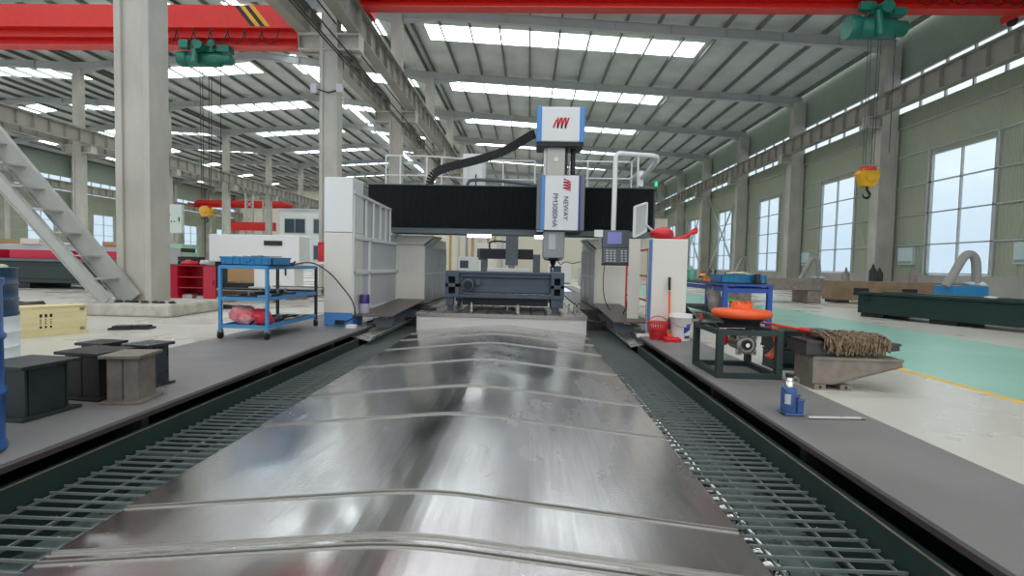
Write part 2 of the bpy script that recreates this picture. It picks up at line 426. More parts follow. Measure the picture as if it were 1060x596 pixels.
# side walls with windows
WN = [0]
def side_wall(x, s, name, sheet):      # s=+1: room lies at smaller x
    t = .12*s
    def b(m, y0, y1, z0, z1): m.box(min(x, x+t), max(x, x+t), y0, y1, z0, z1)
    m = MB(); b(m, -4, YE, 0, 1.03); struct(m.build('wall_'+name+'_dado', DADO))
    m = MB(); ys = -4
    for yf in FR[:-1]:
        b(m, ys, yf+3.1, 1.03, 6.72); ys = yf+6.4
    b(m, ys, YE, 1.03, 6.72); b(m, -4, YE, 6.72, 9.15)
    struct(m.build('wall_'+name, sheet))
    m = MB(); b(m, -4, YE, 10.97, 15); struct(m.build('wall_'+name+'_upper', WUP))
    m = MB()       # girts
    xi = x-.07*s
    for z in (2.45, 3.95, 5.4, 6.95, 8.4): 
        for yf in FR[:-1]:
            if z < 6.8: segs = ((yf, yf+3.05), (yf+6.45, yf+BAY))
            else: segs = ((yf, yf+BAY),)
            for a, c in segs: m.box(min(x, xi)-.02, max(x, xi)+.0, a, c, z-.03, z+.03)
    for yf in FR[:-1]:
        for yy in (yf+3.0, yf+6.5): m.box(min(x, xi)-.02, max(x, xi), yy-.05, yy+.05, 1.03, 6.95)
    struct(m.build('trim_'+name+'_girts', STEELG))
    for yf in FR[:-1]:
        WN[0] += 1
        t_ = sth('window_%d' % WN[0], (x, yf, 0))
        m = MB(); xa, xb = -.05, .05
        ya, yb = 3.1, 6.4
        for y in (ya+.03, (ya+yb)/2, yb-.03): m.box(xa, xb, y-.03, y+.03, 1.05, 6.7)
        for z in (1.08, 2.45, 3.95, 5.4, 6.68): m.box(xa, xb, ya, yb, z-.03, z+.03)
        m.build('window_frame', FRM, t_, rel=False)
        MB().box(-.008, .008, ya+.02, yb-.02, 1.06, 6.69).build('pane', GLASS, t_, rel=False)
        WN[0] += 1
        t_ = sth('window_%d' % WN[0], (x, yf, 0))
        m = MB()
        for i in range(7):
            y = i*BAY/6; m.box(xa, xb, max(0, y-.04), min(BAY, y+.04), 9.15, 10.97)
        for z in (9.17, 9.95, 10.95): m.box(xa, xb, 0, BAY, z-.03, z+.03)
        m.build('window_frame', FRM, t_, rel=False)
        MB().box(-.008, .008, .01, BAY-.01, 9.16, 10.96).build('pane', GLASS, t_, rel=False)
side_wall(XR, 1, 'right', WGREEN)
side_wall(XLL, -1, 'left', WGREEN)
struct(MB().box(XLL, XR, YE, YE+.2, 0, 16).build('wall_back', ENDW))

# ------------------------------------------------------------------ pit edge: walkways, rails, gratings
def walkway(x0, x1, y0, y1, inner, posts):
    o = sth('walkway', (0, 0, 0))
    MB().box(x0, x1, y0, y1, .0, .02).build('deck_plate', PLATE, o)
    s = 1 if inner == x1 else -1
    MB().box(min(inner, inner-.03*s), max(inner, inner-.03*s), y0, y1, -.03, -.0005).build('edge_strip', LIP, o)
    m = MB()
    for y in posts: m.box(min(inner-.10*s, inner-.22*s), max(inner-.10*s, inner-.22*s), y-.03, y+.03, -.55, -.031).box(min(inner-.04*s, inner-.1*s), max(inner-.04*s, inner-.1*s), y-.03, y+.03, -.22, -.031)
    m.build('support_posts', DARKM, o)
    return o
walkway(1.658, 2.405, .3, 8.62, 1.658, (1.6, 3.05, 4.55, 6.1, 7.3))
walkway(-4.0, -2.5, .3, 8.2, -2.5, (1.6, 3.2, 4.8, 6.4, 7.8))
struct(MB().box(-4.0, -2.8, 8.2, 26.8, -.1, 0).box(2.0, 2.405, 8.62, 26.8, -.1, 0).build('floor_beside_machine', PLATE))
for nm, X, s in (('right', 1.60, 1), ('left', -2.48, -1)):
    o = thing('drip_rail', 'dark green steel channel rail along the %s pit edge' % nm, 'rail', (X, 4.8, -.56))
    MB().box(min(X, X+.05*s), max(X, X+.05*s), .3, 7.22, -.11, -.10).box(min(X, X+.01*s), max(X, X+.01*s), .3, 7.22, -.22, -.11).build('channel', RAILG, o)
    MB().box(min(X, X+.012*s), max(X, X+.012*s), .3, 7.22, -.0995, -.096).build('worn_edge', GREYST, o)
    MB().box(min(X, X+.012*s), max(X, X+.012*s), .3, 7.22, -.56, -.22).build('web_plate', RAILG, o)
for nm, x0, x1, lr in (('right', 1.01, 1.595, (1.08, 1.22, 1.40, 1.575)), ('left', -2.475, -1.93, (-2.46, -2.2, -1.98))):
    o = thing('floor_grating', 'dark steel bar grating over the chip trough %s' % ('right of the bright cover, coil showing below' if nm == 'right' else 'left of the bright cover'), 'grating', ((x0+x1)/2, 4.8, -.22))
    m = MB(); y = .5
    while y < 16.5:
        m.box(x0, x1, y-.0038, y+.0038, -.222, -.209); y += .082
    m.build('slats', GRATE, o)
    m = MB()
    for x in lr: m.box(x-.004, x+.004, .5, 16.5, -.236, -.2225)
    for y in [.6+1.25*i for i in range(13)]: m.box(x0, x1, y-.015, y+.015, -.27, -.237)
    m.build('rails', GRATE, o)
    struct(MB().box(x0-.02, x1+.0, .3, 17, -.56, -.45).build('floor_trough_'+nm, TROUGH))
    m = MB(); rd = random.Random(len(nm))
    for i in range(900):
        y = .9+7.5*rd.random()**1.6; x = x0+.02+(x1-x0-.04)*rd.random()
        a = rd.random()*6; L = rd.uniform(.002, .0055); z = rd.choice([-.207, -.2065, -.458])
        if z > -.3: y = .5+.082*round((y-.5)/.082)+rd.uniform(-.005, .005)
        m.add([(x, y, z), (x+L*math.cos(a), y+L*math.sin(a), z+.001), (x+L*.5*math.cos(a+1), y+L*.5*math.sin(a+1), z+rd.uniform(.001, .005))], [(0, 1, 2)])
    s_ = m.build('metal_chips', CHROME); tag(s_, 'scattered bright metal chips on the %s grating' % nm, 'metal chips'); s_['kind'] = 'stuff'
# screw auger in the right trough
o = thing('chip_auger', 'bright coiled screw auger under the right grating beside the cover', 'auger', (1.12, 4.8, -.46))
pts = []
for i in range(int(80*10)):
    t = i/10.; a = 2*PI*t; pts.append((1.115+.062*math.cos(a), .7+t*.105, -.345+.062*math.sin(a)))
MB().tube(pts, .017, 6).build('coil', CHROME, o)
MB().cyl((1.115, .6, -.345), .018, 8.6, 'Y', 8).build('shaft', DARKM, o)

# ------------------------------------------------------------------ telescopic cover
cx_, ex = -.46, 1.46
RG = [(-1, -.21), (-.16, -.0868), (-.09, -.0785), (-.03, -.0755), (.03, -.0755), (.09, -.0785), (.16, -.0868), (1, -.21)]
def gtop(z): return [(cx_+u*ex, h+z) for u, h in RG]
def gable(z): return gtop(z)+[(cx_+ex, -.42), (cx_-ex, -.42)]
seams = [.55, 1.12, 1.86, 2.30, 3.52, 4.32, 5.5, 6.65, 7.45, 8.1, 8.5]
cov = thing('telescopic_cover', 'long brushed stainless telescopic way cover with a low ridge in front of the table', 'way cover', (cx_, 4.5, -.42))
for i, (a, b) in enumerate(zip(seams, seams[1:])):
    z = .009*i
    pn = MB().prism(gable(z), 'Y', a, b).build('cover_panel', COVER, cov)
    if i:
        st = MB()
        def strip(y0, y1, z0, z1):
            pg = gtop(z0)+gtop(z1)[::-1]
            st.prism(pg, 'Y', y0, y1)
        strip(a-.007, a, z-.009, z+.003); strip(a-.020, a-.013, z-.010, z-.004)
        if i == 2: strip(a+.055, a+.067, z, z+.007); strip(a+.03, a+.04, z, z+.003)
        st.build('wiper_strip', mat('wiper_steel', (178, 176, 170), .35, .8), cov)
        db = MB()
        pg = gtop(z-.009)+gtop(z-.0055)[::-1]
        db.prism(pg, 'Y', a-.013, a-.007)
        db.build('wiper_lip', BLACK, cov)
m = MB(); rd = random.Random(3)
for i in range(260):
    x = cx_+rd.uniform(-ex, ex)*.98; k = rd.choice([1, 2, 2, 2, 2, 3, 3, 4, 5]); y = seams[k]-rd.uniform(.0, .04)-(.0 if rd.random() < .85 else rd.uniform(0, .1))
    z = -.07-.14*abs(x-cx_)/ex+.009*(k-1)+.0015
    if y > seams[k]-.036: z += .009
    L = rd.uniform(.0015, .005); a = rd.random()*6
    m.add([(x, y, z), (x+L*math.cos(a), y+L*math.sin(a), z+.001), (x+L*.5*math.cos(a+1), y+L*.5*math.sin(a+1), z+.004)], [(0, 1, 2)])
s_ = m.build('metal_chips', CHROME); tag(s_, 'scattered bright metal chips along the cover seams', 'metal chips'); s_['kind'] = 'stuff'

# ------------------------------------------------------------------ machine table
TX0, TX1 = -1.92, 1.01
tb = thing('machine_table', 'long pale steel machining table carrying the blue grey casting', 'machine table', (cx_, 12.6, -.42))
MB().box(TX0, TX1, 8.5, 16.6, -.42, .18).build('table_body', mat('table_side_paint', (222, 217, 212), .4, .1), tb, bevel=.01)
m = MB(); x = TX0
m.box(TX0-.01, TX1+.01, 8.48, 16.6, .12, .185)
tt = m.build('table_top', IRON, tb, bevel=.004)
m = MB()
for i in range(11):
    xx = TX0+.2+i*.253; m.box(xx-.014, xx+.014, 8.47, 16.6, .1852, .1862)
m.build('slots', DARKM, tb)
MB().box(TX0+.05, TX0+.25, 8.495, 8.5, .06, .08).box(TX1-.3, TX1-.08, 8.495, 8.5, .06, .08).build('name_plate', WPLAS, tb)

# workpiece
wp = thing('casting', 'blue grey machined casting frame with square holes and a round port on the table', 'workpiece', (-.435, 9.8, .186))
X0, X1, YF = -1.52, .65, 9.1
m = MB()
m.box(X0+.05, X1-.05, YF+.03, YF+1.5, .80, .88)            # top deck
m.box(X0, X1, YF-.02, YF+.16, .865, .91)                   # top flange
m.box(X0+.3, X1-.22, YF+.10, YF+.16, .5, .87)              # recessed web
m.box(X0+.15, X1-.15, YF-.02, YF+.2, .42, .49)             # lower flange
m.box(X0+.3, X1-.25, YF+.08, YF+.12, .52, .66)
m.box(X0, X0+.13, YF+.2, YF+1.5, .42, .87).box(X1-.13, X1, YF+.2, YF+1.5, .42, .87)
m.build('body', CASTING, wp, bevel=.008)
for xa, xb in ((X0, X0+.25), (X1-.24, X1)):
    e_ = MB()
    # end block built round two square windows
    for za, zb in ((.42, .49), (.61, .68), (.80, .91)): e_.box(xa, xb, YF-.06, YF+.2, za, zb)
    e_.box(xa, xa+.06, YF-.06, YF+.2, .49, .8).box(xb-.07, xb, YF-.06, YF+.2, .49, .8)
    e_.box(xa+.02, xb-.02, YF+.15, YF+.2, .49, .8)
    e_.build('end_block', CASTING, wp, bevel=.006)
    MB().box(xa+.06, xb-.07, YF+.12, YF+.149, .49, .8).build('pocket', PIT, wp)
    for q in (YF-.03, YF+1.2):
        f_ = MB(); f_.box(xa+.01, xa+.14 if xa < 0 else xb-.01, q, q+.2, .26, .42); f_.box(xa+.04, xa+.12, q+.02, q+.16, .187, .26)
        f_.build('foot', CASTING, wp, bevel=.005)
MB().lathe([(.085, -.12), (.115, -.12), (.115, 0), (.105, .1), (.085, .1), (.085, -.10)], (X0+.42, YF+.02, .655), 28, 'Y').build('port_ring', CASTING, wp)
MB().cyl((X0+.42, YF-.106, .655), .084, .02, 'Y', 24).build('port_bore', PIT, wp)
MB().cyl((X0+.6, YF+.0, .7), .05, .1, 'Y', 16).build('boss', CASTING, wp)
m = MB()
for i in range(26):
    rd.seed(i+50); x = X0+.35+rd.random()*1.6; m.box(x, x+rd.uniform(.01, .03), YF+.0, YF+.05, .49, .493)
m.box(X0+.28, X1-.28, YF+.22, YF+1.3, .27, .42)
for z in (.29, .35):
    m.box(X0+.3, X1-.3, YF+.2, YF+.22, z, z+.02)
m.build('lower_ribs', DARKM, wp)
# clamps and blocks standing on the table
for i, (x, y, h, r, nm) in enumerate(((-1.02, 8.95, .16, .035, 'leftmost, under the casting edge'), (-.18, 8.82, .15, .04, 'near the middle of the table front'), (.86, 9.15, .16, .028, 'just right of the casting'), (.95, 9.35, .14, .025, 'farthest right on the table'), (.74, 8.95, .15, .024, 'in front of the right end of the casting'))):
    t_ = thing('support_jack', 'small round steel support jack, '+nm, 'support jack', (x, y, .186), 0, 'table support jacks')
    MB().lathe([(r*1.3, 0), (r*1.3, .02), (r, .03), (r, h*.7), (r*.6, h*.72), (r*.6, h)], (0, 0, 0), 14).build('screw_body', IRON, t_, rel=False)
    MB().cyl((0, 0, h), r*.8, .015, 'Z', 6).build('head', DARKM, t_, rel=False)
for x, y, wx, nm in ((-.42, 8.75, .15, 'flat dark clamp block lying mid table front'), (-1.78, 8.95, .12, 'small dark clamp block left of the casting')):
    t_ = thing('clamp_block', nm, 'clamp', (x, y, .186)); MB().box(-wx, wx, -.05, .05, 0, .05).build('bar', DARKM, t_, rel=False, bevel=.008)
    MB().cyl((wx*.4, 0, .05), .02, .06, 'Z', 8).build('stud', IRON, t_, rel=False)

# ------------------------------------------------------------------ gantry machine
gm = thing('gantry_milling_machine', 'large white gantry milling machine with black bellows beam and vertical head', 'milling machine', (cx_, 10.6, -.42))
# beds either side
for x0, x1 in ((-2.72, -2.0), (1.10, 1.93)):
    MB().box(x0, x1, 10.2, 17.5, -.56, .16).box(x0 if x0 < 0 else x0+.0, x1, 9.75, 10.2, -.56, -.02).build('bed_rail', RUST, gm, bevel=.01)
# columns
for sgn, (xi, xo) in ((-1, (-2.21, -3.1)), (1, (1.39, 2.32))):
    c = MB(); a, b = min(xi, xo), max(xi, xo)
    c.box(a, b, 10.4, 13.2, .17, 1.42); c.box(a, b, 10.5, 13.2, 1.42, 1.62)
    co = c.build('column_housing', WHITE, gm, bevel=.015)
    # folded sheet cap with a sloping inner corner
    s = -sgn
    MB().prism([(xo, 1.43), (xi-.0*s, 1.43), (xi+.22*s, 1.60), (xo, 1.60)], 'Y', 10.36, 10.8).build('shoulder_cap', WHITE, co, bevel=.006)
    MB().prism([(xi+.005*s, 1.38), (xi+.03*s, 1.38), (xi+.27*s, 1.6), (xi+.22*s, 1.6)], 'Y', 10.5, 11.1).build('shoulder_plate', GREYP, co)
    p = MB()
    for y in (10.42, 11.3, 12.2, 13.15): p.box(min(xi, xi+.02*s), max(xi, xi+.02*s), y-.02, y+.02, .2, 1.42)
    p.box(min(xi, xi+.02*s), max(xi, xi+.02*s), 10.4, 13.17, .8, .83).box(min(xi, xi+.02*s), max(xi, xi+.02*s), 10.4, 13.17, 1.38, 1.41)
    p.build('panel_frame', WHITE2, co)
    MB().box(min(xi, xi+.008*s), max(xi, xi+.008*s), 10.44, 13.13, .22, 1.38).build('side_panel', GREYP, co)
# crossbeam
bm = MB().box(-3.25, 2.5, 10.08, 10.9, 1.66, 2.58).build('crossbeam', CHARC, gm, bevel=.01)
MB().box(-3.22, 2.47, 10.05, 10.08, 1.76, 2.55).build('beam_front', BELL, bm)
x = -3.27
for half in (0, 1):
  m = MB(); x = -3.27 if half == 0 else .98
  while x < (.12 if half == 0 else 2.44):
    if True: m.prism([(x, 10.0), (x+.016, 9.984), (x+.032, 10.0), (x+.032, 10.05), (x, 10.05)], 'Z', 1.77, 2.59)
    x += .034
  m.build('bellows', BELL, bm)
MB().box(-3.25, 2.5, 9.99, 10.2, 1.64, 1.70).box(-3.25, 2.5, 10.02, 10.1, 1.70, 1.745).build('lower_channel', CHARC, bm, bevel=.006)
MB().box(-3.3, 2.52, 9.97, 10.9, 2.592, 2.61).build('top_rail', CHARC, bm)
for x0, x1, nm in ((-1.26, -.78, 0), (.1, .52, 1)):
    MB().box(x0, x1, 10.1, 10.17, 1.585, 1.64).build('work_light', TUBE, bm)
# saddle and ram
sd = MB().box(.12, 1.02, 9.42, 10.05, 1.70, 2.74).build('saddle_cover', mat('saddle_grey', (112, 116, 122), .4), gm, bevel=.02)
MB().prism([(.27, 9.40), (.9, 9.40), (.9, 9.45), (.27, 9.45)], 'Z', 1.71, 2.73).build('face_panel', WPLAS, sd, bevel=.006)
MB().box(.20, .268, 9.395, 9.46, 1.71, 2.73).build('blue_edge', BLUEP, sd, bevel=.004)
MB().box(.902, .935, 9.395, 9.46, 1.71, 2.73).build('blue_edge', DKBLUE, sd, bevel=.004)
rm = MB().box(.29, .64, 9.55, 9.95, 1.15, 3.9).build('ram', IRON, gm, bevel=.012)
MB().box(.3, .63, 9.53, 9.55, 2.75, 3.36).build('scale_strip', mat('ram_face', (170, 168, 158), .35, .6), rm)
MB().cyl((.47, 9.512, 3.05), .045, .016, 'Y', 18).build('dial', WPLAS, rm)
MB().box(.24, .29, 9.6, 9.9, 2.74, 3.4).build('guide_rail', ALU, rm); MB().box(.64, .69, 9.6, 9.9, 2.74, 3.4).build('guide_rail', DARKM, rm)
MB().tube([(.80, 9.7, 2.74), (.80, 9.7, 3.5)], .045, 12).build('counterbalance_cylinder', DARKM, gm)
MB().tube([(.80, 9.7, 2.9), (.80, 9.7, 3.36)], .028, 12).build('piston_rod', CHROME, gm)
hd = MB().box(.1, .96, 9.36, 10.05, 3.34, 3.98).build('head_cover', WPLAS, gm, bevel=.025)
MB().box(.085, .18, 9.34, 10.07, 3.33, 3.99).build('blue_edge', BLUEP, hd, bevel=.02)
MB().box(.88, .975, 9.34, 10.07, 3.33, 3.99).build('blue_edge', BLUEP, hd, bevel=.02)
MB().box(.1, .96, 9.4, 10.0, 3.27, 3.34).build('underside', DARKM, hd)
MB().cyl((.55, 9.7, 3.98), .07, .06).build('beacon', REDP, hd)
# spindle
MB().box(.26, .67, 9.5, 9.98, 1.18, 1.70).build('spindle_housing', mat('spindle_grey', (150, 152, 154), .4, .2), rm, bevel=.02)
MB().box(.36, .50, 9.485, 9.5, 1.34, 1.64).build('housing_panel', GREYP, rm, bevel=.004)
sp = MB().lathe([(.18, 1.18), (.18, 1.15), (.06, 1.13), (.05, 1.07), (.035, 1.05), (.03, 1.0)], (.465, 9.7, 0), 20).build('spindle_nose', DARKM, rm)
MB().lathe([(.014, 1.0), (.014, .93), (.012, .92)], (.465, 9.7, 0), 10).build('cutter', CHROME, rm)
MB().tube(smooth_path([(.52, 9.6, 1.18), (.6, 9.55, 1.07), (.7, 9.5, 1.12), (.82, 9.45, 1.09), (.98, 9.4, 1.13)]), .008, 6).build('coolant_hose', BLACK, rm)

# logo (three slanted strokes with a peak each) and lettering
def logo(parent, M, s):
    m = MB()
    t = .16*s
    def stroke(x, y0, y1, w_, sl=.35):
        m.add([(x+y0*sl, y0, 0), (x+w_+y0*sl, y0, 0), (x+w_+y1*sl, y1, 0), (x+y1*sl, y1, 0), (x+y0*sl, y0, .004), (x+w_+y0*sl, y0, .004), (x+w_+y1*sl, y1, .004), (x+y1*sl, y1, .004)],
              [(0, 3, 2, 1), (4, 5, 6, 7), (0, 1, 5, 4), (1, 2, 6, 5), (2, 3, 7, 6), (3, 0, 4, 7)])
    h = s*.5
    for i in range(3):
        x = (-.62+i*.38)*s
        stroke(x, -h, h*(1 if i else .6), t)
        # diagonal falling to the next stroke
        m.add([(x+t*.6+h*.35, h, 0), (x+t*1.5+h*.35, h, 0), (x+.40*s+t-h*.3, -h, 0), (x+.40*s-h*.3, -h, 0), (x+t*.6+h*.35, h, .004), (x+t*1.5+h*.35, h, .004), (x+.40*s+t-h*.3, -h, .004), (x+.40*s-h*.3, -h, .004)],
              [(0, 1, 2, 3), (4, 7, 6, 5), (0, 4, 5, 1), (1, 5, 6, 2), (2, 6, 7, 3), (3, 7, 4, 0)])
    stroke(.52*s, -h, h*1.0, t)
    m.v = [tuple(M @ Vector(q)) for q in m.v]
    o = m.build('logo', mat('logo_red', (206, 38, 52), .4), parent, rel=False)
    return o
FRONT = Matrix.Rotation(PI/2, 4, 'X')                      # XY plane -> facing the camera (-Y)
def face(x, y, z, rot=0): return Matrix.Translation((x, y, z)) @ FRONT @ Matrix.Rotation(rot, 4, 'Z')
gl = Vector(gm.location)
logo(hd, Matrix.Translation(-gl) @ face(.53, 9.352, 3.68), .19)
logo(sd, Matrix.Translation(-gl) @ face(.68, 9.392, 2.56, -PI/2), .14)
INK = mat('lettering_indigo', (58, 54, 110), .5)
text_obj('lettering', 'NEWAY', .125, INK, sd, Matrix.Translation(-gl) @ face(.66, 9.394, 2.12, -PI/2), .002)
text_obj('lettering', 'PM3080HA', .135, INK, sd, Matrix.Translation(-gl) @ face(.46, 9.394, 2.08, -PI/2), .002)
# energy chain and hoses on the beam
def chain(pts, w_, h_, name, parent, ma):
    m = MB(); pts = [Vector(p) for p in pts]
    # resample evenly
    out = [pts[0]]; step = .055; acc = 0
    for a, b in zip(pts, pts[1:]):
        L = (b-a).length; d = step-acc
        while d < L: out.append(a+(b-a)*(d/L)); d += step
        acc = (L-(d-step))
    for a, b in zip(out, out[1:]):
        q = a+(b-a)*.86; m.bar(a, q, w_, h_, up=(0, -1, 0) if abs((b-a).normalized().y) < .9 else (0, 0, 1))
    return m.build(name, ma, parent)
chain(bez((-2.13, 10.55, 2.62), (-2.2, 10.55, 3.15), (-1.6, 10.5, 3.0), (-.6, 10.3, 3.35), 20)+bez((-.6, 10.3, 3.35), (-.3, 10.25, 3.47), (-.1, 10.1, 3.62), (.1, 10.0, 3.66), 10)[1:], .16, .075, 'energy_chain', gm, BLACK)
MB().tube(smooth_path([(-1.35, 10.6, 2.6), (-1.33, 10.6, 2.75), (-1.2, 10.6, 2.82), (-.6, 10.55, 2.80), (-.1, 10.4, 2.72), (.12, 10.2, 2.66)]), .035, 8).build('cable_hose', CHARC, gm)
# left guard panel (fence of framed sheets) and tall cabinet
gd = MB().prism([(7.72, .2), (10.4, .2), (10.4, 1.44), (7.72, 1.44)], 'X', -2.80, -2.775).prism([(7.74, 1.42), (9.85, 1.42), (10.35, 1.42), (10.35, 1.6), (9.82, 1.6), (9.82, 2.08), (7.74, 2.12)], 'X', -2.81, -2.785).build('guard_sheet', GREYP, gm)
m = MB(); xa, xb = -2.775, -2.745
for z in (.22, .86, 1.42): m.box(xa, xb, 7.74, 10.38, z-.03, z+.03)
for y in (7.76, 8.55, 10.36): m.box(xa, xb, y-.035, y+.035, .2, 1.42)
for y in (7.78, 8.35, 8.75, 9.15, 9.5, 9.8): m.box(xa, xb, y-.03, y+.03, 1.45, 2.07)
m.add([(xa-.05, 7.74, 2.09), (xb, 7.74, 2.09), (xb, 9.85, 2.05), (xa-.05, 9.85, 2.05), (xa-.05, 7.74, 2.14), (xb, 7.74, 2.14), (xb, 9.85, 2.10), (xa-.05, 9.85, 2.10)],
      [(0, 3, 2, 1), (4, 5, 6, 7), (0, 1, 5, 4), (1, 2, 6, 5), (2, 3, 7, 6), (3, 0, 4, 7)])
m.box(xa, xb+.02, 9.8, 10.4, 1.58, 1.62)
m.build('guard_frame', WPLAS, gd, bevel=.004)
lc = thing('control_cabinet', 'tall narrow cream control cabinet with a blue base, left of the machine', 'cabinet', (-2.98, 7.95, .02))
MB().box(-3.21, -2.76, 7.7, 8.2, .22, 1.48).build('lower_body', WHITE, lc, bevel=.012)
MB().box(-3.21, -2.76, 7.7, 8.2, 1.487, 2.34).build('upper_body', WPLAS, lc, bevel=.012)
MB().box(-3.21, -2.76, 7.71, 8.2, .02, .22).build('blue_base', BLUEP, lc, bevel=.006)
MB().box(-3.02, -2.88, 7.66, 7.71, .05, .11).build('cable_socket', DARKM, lc, bevel=.01)
MB().tube(smooth_path([(-3.55, 7.3, .96), (-3.3, 7.45, 1.0), (-3.05, 7.5, .86), (-2.85, 7.5, .65), (-2.70, 7.55, .42), (-2.66, 7.55, .2), (-2.82, 7.55, .1), (-2.95, 7.66, .08)]), .011, 6).build('cable', DARKM, lc)
# right box
rc = thing('control_cabinet', 'waist high cream cabinet with a blue edge behind the red bucket', 'cabinet', (2.05, 7.5, .02))
MB().box(1.80, 2.31, 7.34, 7.62, .02, 1.46).build('body', WHITE, rc, bevel=.012)
MB().box(1.785, 1.799, 7.36, 7.50, .08, 1.45).build('blue_edge', BLUEP, rc, bevel=.004)
m = MB(); m.box(1.92, 1.95, 8.12, 8.16, .2, 1.35).box(1.92, 1.95, 9.9, 9.94, .05, 1.35)
for z in (.5, .9, 1.33): m.box(1.925, 1.945, 8.16, 9.9, z-.015, z+.015)
m.build('guard_rails', REDP, gm)
# right guard post with tilted framed screen
pm = MB().box(1.62, 1.80, 8.14, 8.18, .20, 1.50).build('guard_post', WHITE, gm, bevel=.005)
fr = [(1.67, 8.05, 1.52), (1.91, 8.3, 1.64), (1.91, 8.3, 2.10), (1.67, 8.05, 2.0)]
MB().add(fr+[(a-.012, b+.015, c) for a, b, c in fr], [(0, 1, 2, 3), (7, 6, 5, 4), (0, 4, 5, 1), (1, 5, 6, 2), (2, 6, 7, 3), (3, 7, 4, 0)]).build('mirror_panel', GREYP, gm)
m = MB()
for a, b in zip(fr, fr[1:]+fr[:1]): m.bar(a, b, .03, .04, up=(1, -1, 0))
m.build('mirror_frame', WPLAS, gm)
MB().tube([(1.90, 8.3, 1.75), (2.05, 8.2, 1.6)], .02, 8).build('mirror_arm', GREYP, gm)
# walk plates and chip trays both sides
for (x0, x1, sgn, nm) in ((-2.745, -2.14, 1, 'left'), (1.34, 1.91, -1, 'right')):
    z0, z1 = .17, .26
    y0, y1 = 7.75, 10.36
    if nm == 'right': x1 = 1.90
    m = MB().add([(x0, y0, z0), (x1, y0, z0), (x1, y1, z1), (x0, y1, z1), (x0, y0, z0+.02), (x1, y0, z0+.02), (x1, y1, z1+.02), (x0, y1, z1+.02)],
                 [(0, 3, 2, 1), (4, 5, 6, 7), (0, 1, 5, 4), (1, 2, 6, 5), (2, 3, 7, 6), (3, 0, 4, 7)])
    m.build('step_plate', mat('step_plate_grey', (104, 96, 92), .45, .3, var=.15, scale=14), gm)
    xs = -2.33 if sgn == 1 else 1.53
    k = -sgn
    for y in (7.95, 8.7, 9.6):
        MB().prism([(xs-.12, -.02), (xs+.12, -.02), (xs+.18, .13), (xs-.18, .13)], 'Y', y, y+.02).build('bracket', CHARC, gm)
    # folded tray: flat web, standing lip
    w0 = -2.74 if sgn == 1 else 1.95
    tr = [(w0, -.03), (xs, -.12), (xs+.05*sgn, -.06), (xs+.055*sgn, -.07), (xs, -.145), (w0, -.05)]
    MB().prism(tr, 'Y', 7.25 if sgn == 1 else 7.35, 9.7).build('chip_tray', ALU, gm)
MB().box(-2.76, -2.62, 7.42, 7.55, -.01, .07).build('tray_bracket', WPLAS, gm, bevel=.01)
MB().box(1.62, 1.92, 7.36, 7.46, .0, .05).build('tray_bracket', WPLAS, gm, bevel=.01)
# pendant with operator panel on its swing arm
pn = thing('operator_pendant', 'grey operator panel with screen and keys hanging from a white bent pipe arm', 'control panel', (1.45, 8.6, 1.1))
MB().tube([(1.43, 8.6, 1.66), (1.43, 8.6, 2.86)]+smooth_path([(1.44, 8.6, 2.93), (1.50, 8.62, 2.97), (1.6, 8.65, 2.97)], 3)+[(2.12, 8.85, 2.99)]+smooth_path([(2.2, 8.9, 2.98), (2.23, 9.0, 2.92)], 3)+[(2.13, 9.75, 2.76)], .042, 12).build('swing_arm', WPLAS, pn)
MB().cyl((2.12, 9.8, 2.6), .06, .3).build('pivot', WPLAS, pn)
bx_ = MB().box(1.24, 1.70, 8.52, 8.66, 1.36, 1.66).build('screen_box', CHARC, pn, bevel=.015)
MB().box(1.32, 1.56, 8.512, 8.52, 1.43, 1.63).build('screen', SCREEN, bx_)
kb = MB().prism([(8.44, 1.10), (8.64, 1.06), (8.64, 1.35), (8.50, 1.36)], 'X', 1.25, 1.71).build('keyboard_box', CHARC, pn, bevel=.012)
m = MB()
for r_ in range(5):
    for c_ in range(6):
        if c_ == 3: continue
        z = 1.31-r_*.043; y = 8.4985-(1.36-z)*.23+.002; m.box(1.30+c_*.062, 1.335+c_*.062, y-.008, y+.004, z-.012, z+.012)
m.build('keys', GREYP, kb)
m = MB()
for z in (1.58, 1.26): pass
m.tube([(1.23, 8.55, 1.62), (1.19, 8.52, 1.62), (1.19, 8.52, 1.42), (1.23, 8.55, 1.42)], .010, 6).tube([(1.72, 8.55, 1.50), (1.76, 8.52, 1.50), (1.76, 8.52, 1.28), (1.72, 8.55, 1.28)], .010, 6)
m.build('side_handles', GREYP, pn)
MB().box(1.10, 1.24, 8.50, 8.56, 1.54, 1.66).build('paper_tag', WPLAS, pn)
MB().tube(smooth_path([(1.3, 8.6, 1.08), (1.29, 8.65, .8), (1.34, 8.8, .5), (1.5, 9.2, .26), (1.62, 9.3, .235)]), .008, 6).build('cable', BLACK, pn)
MB().tube(smooth_path([(1.72, 8.62, 1.1), (1.73, 8.6, .8), (1.70, 8.6, .4), (1.66, 8.7, .23)]), .010, 6).build('cable', BLACK, pn)
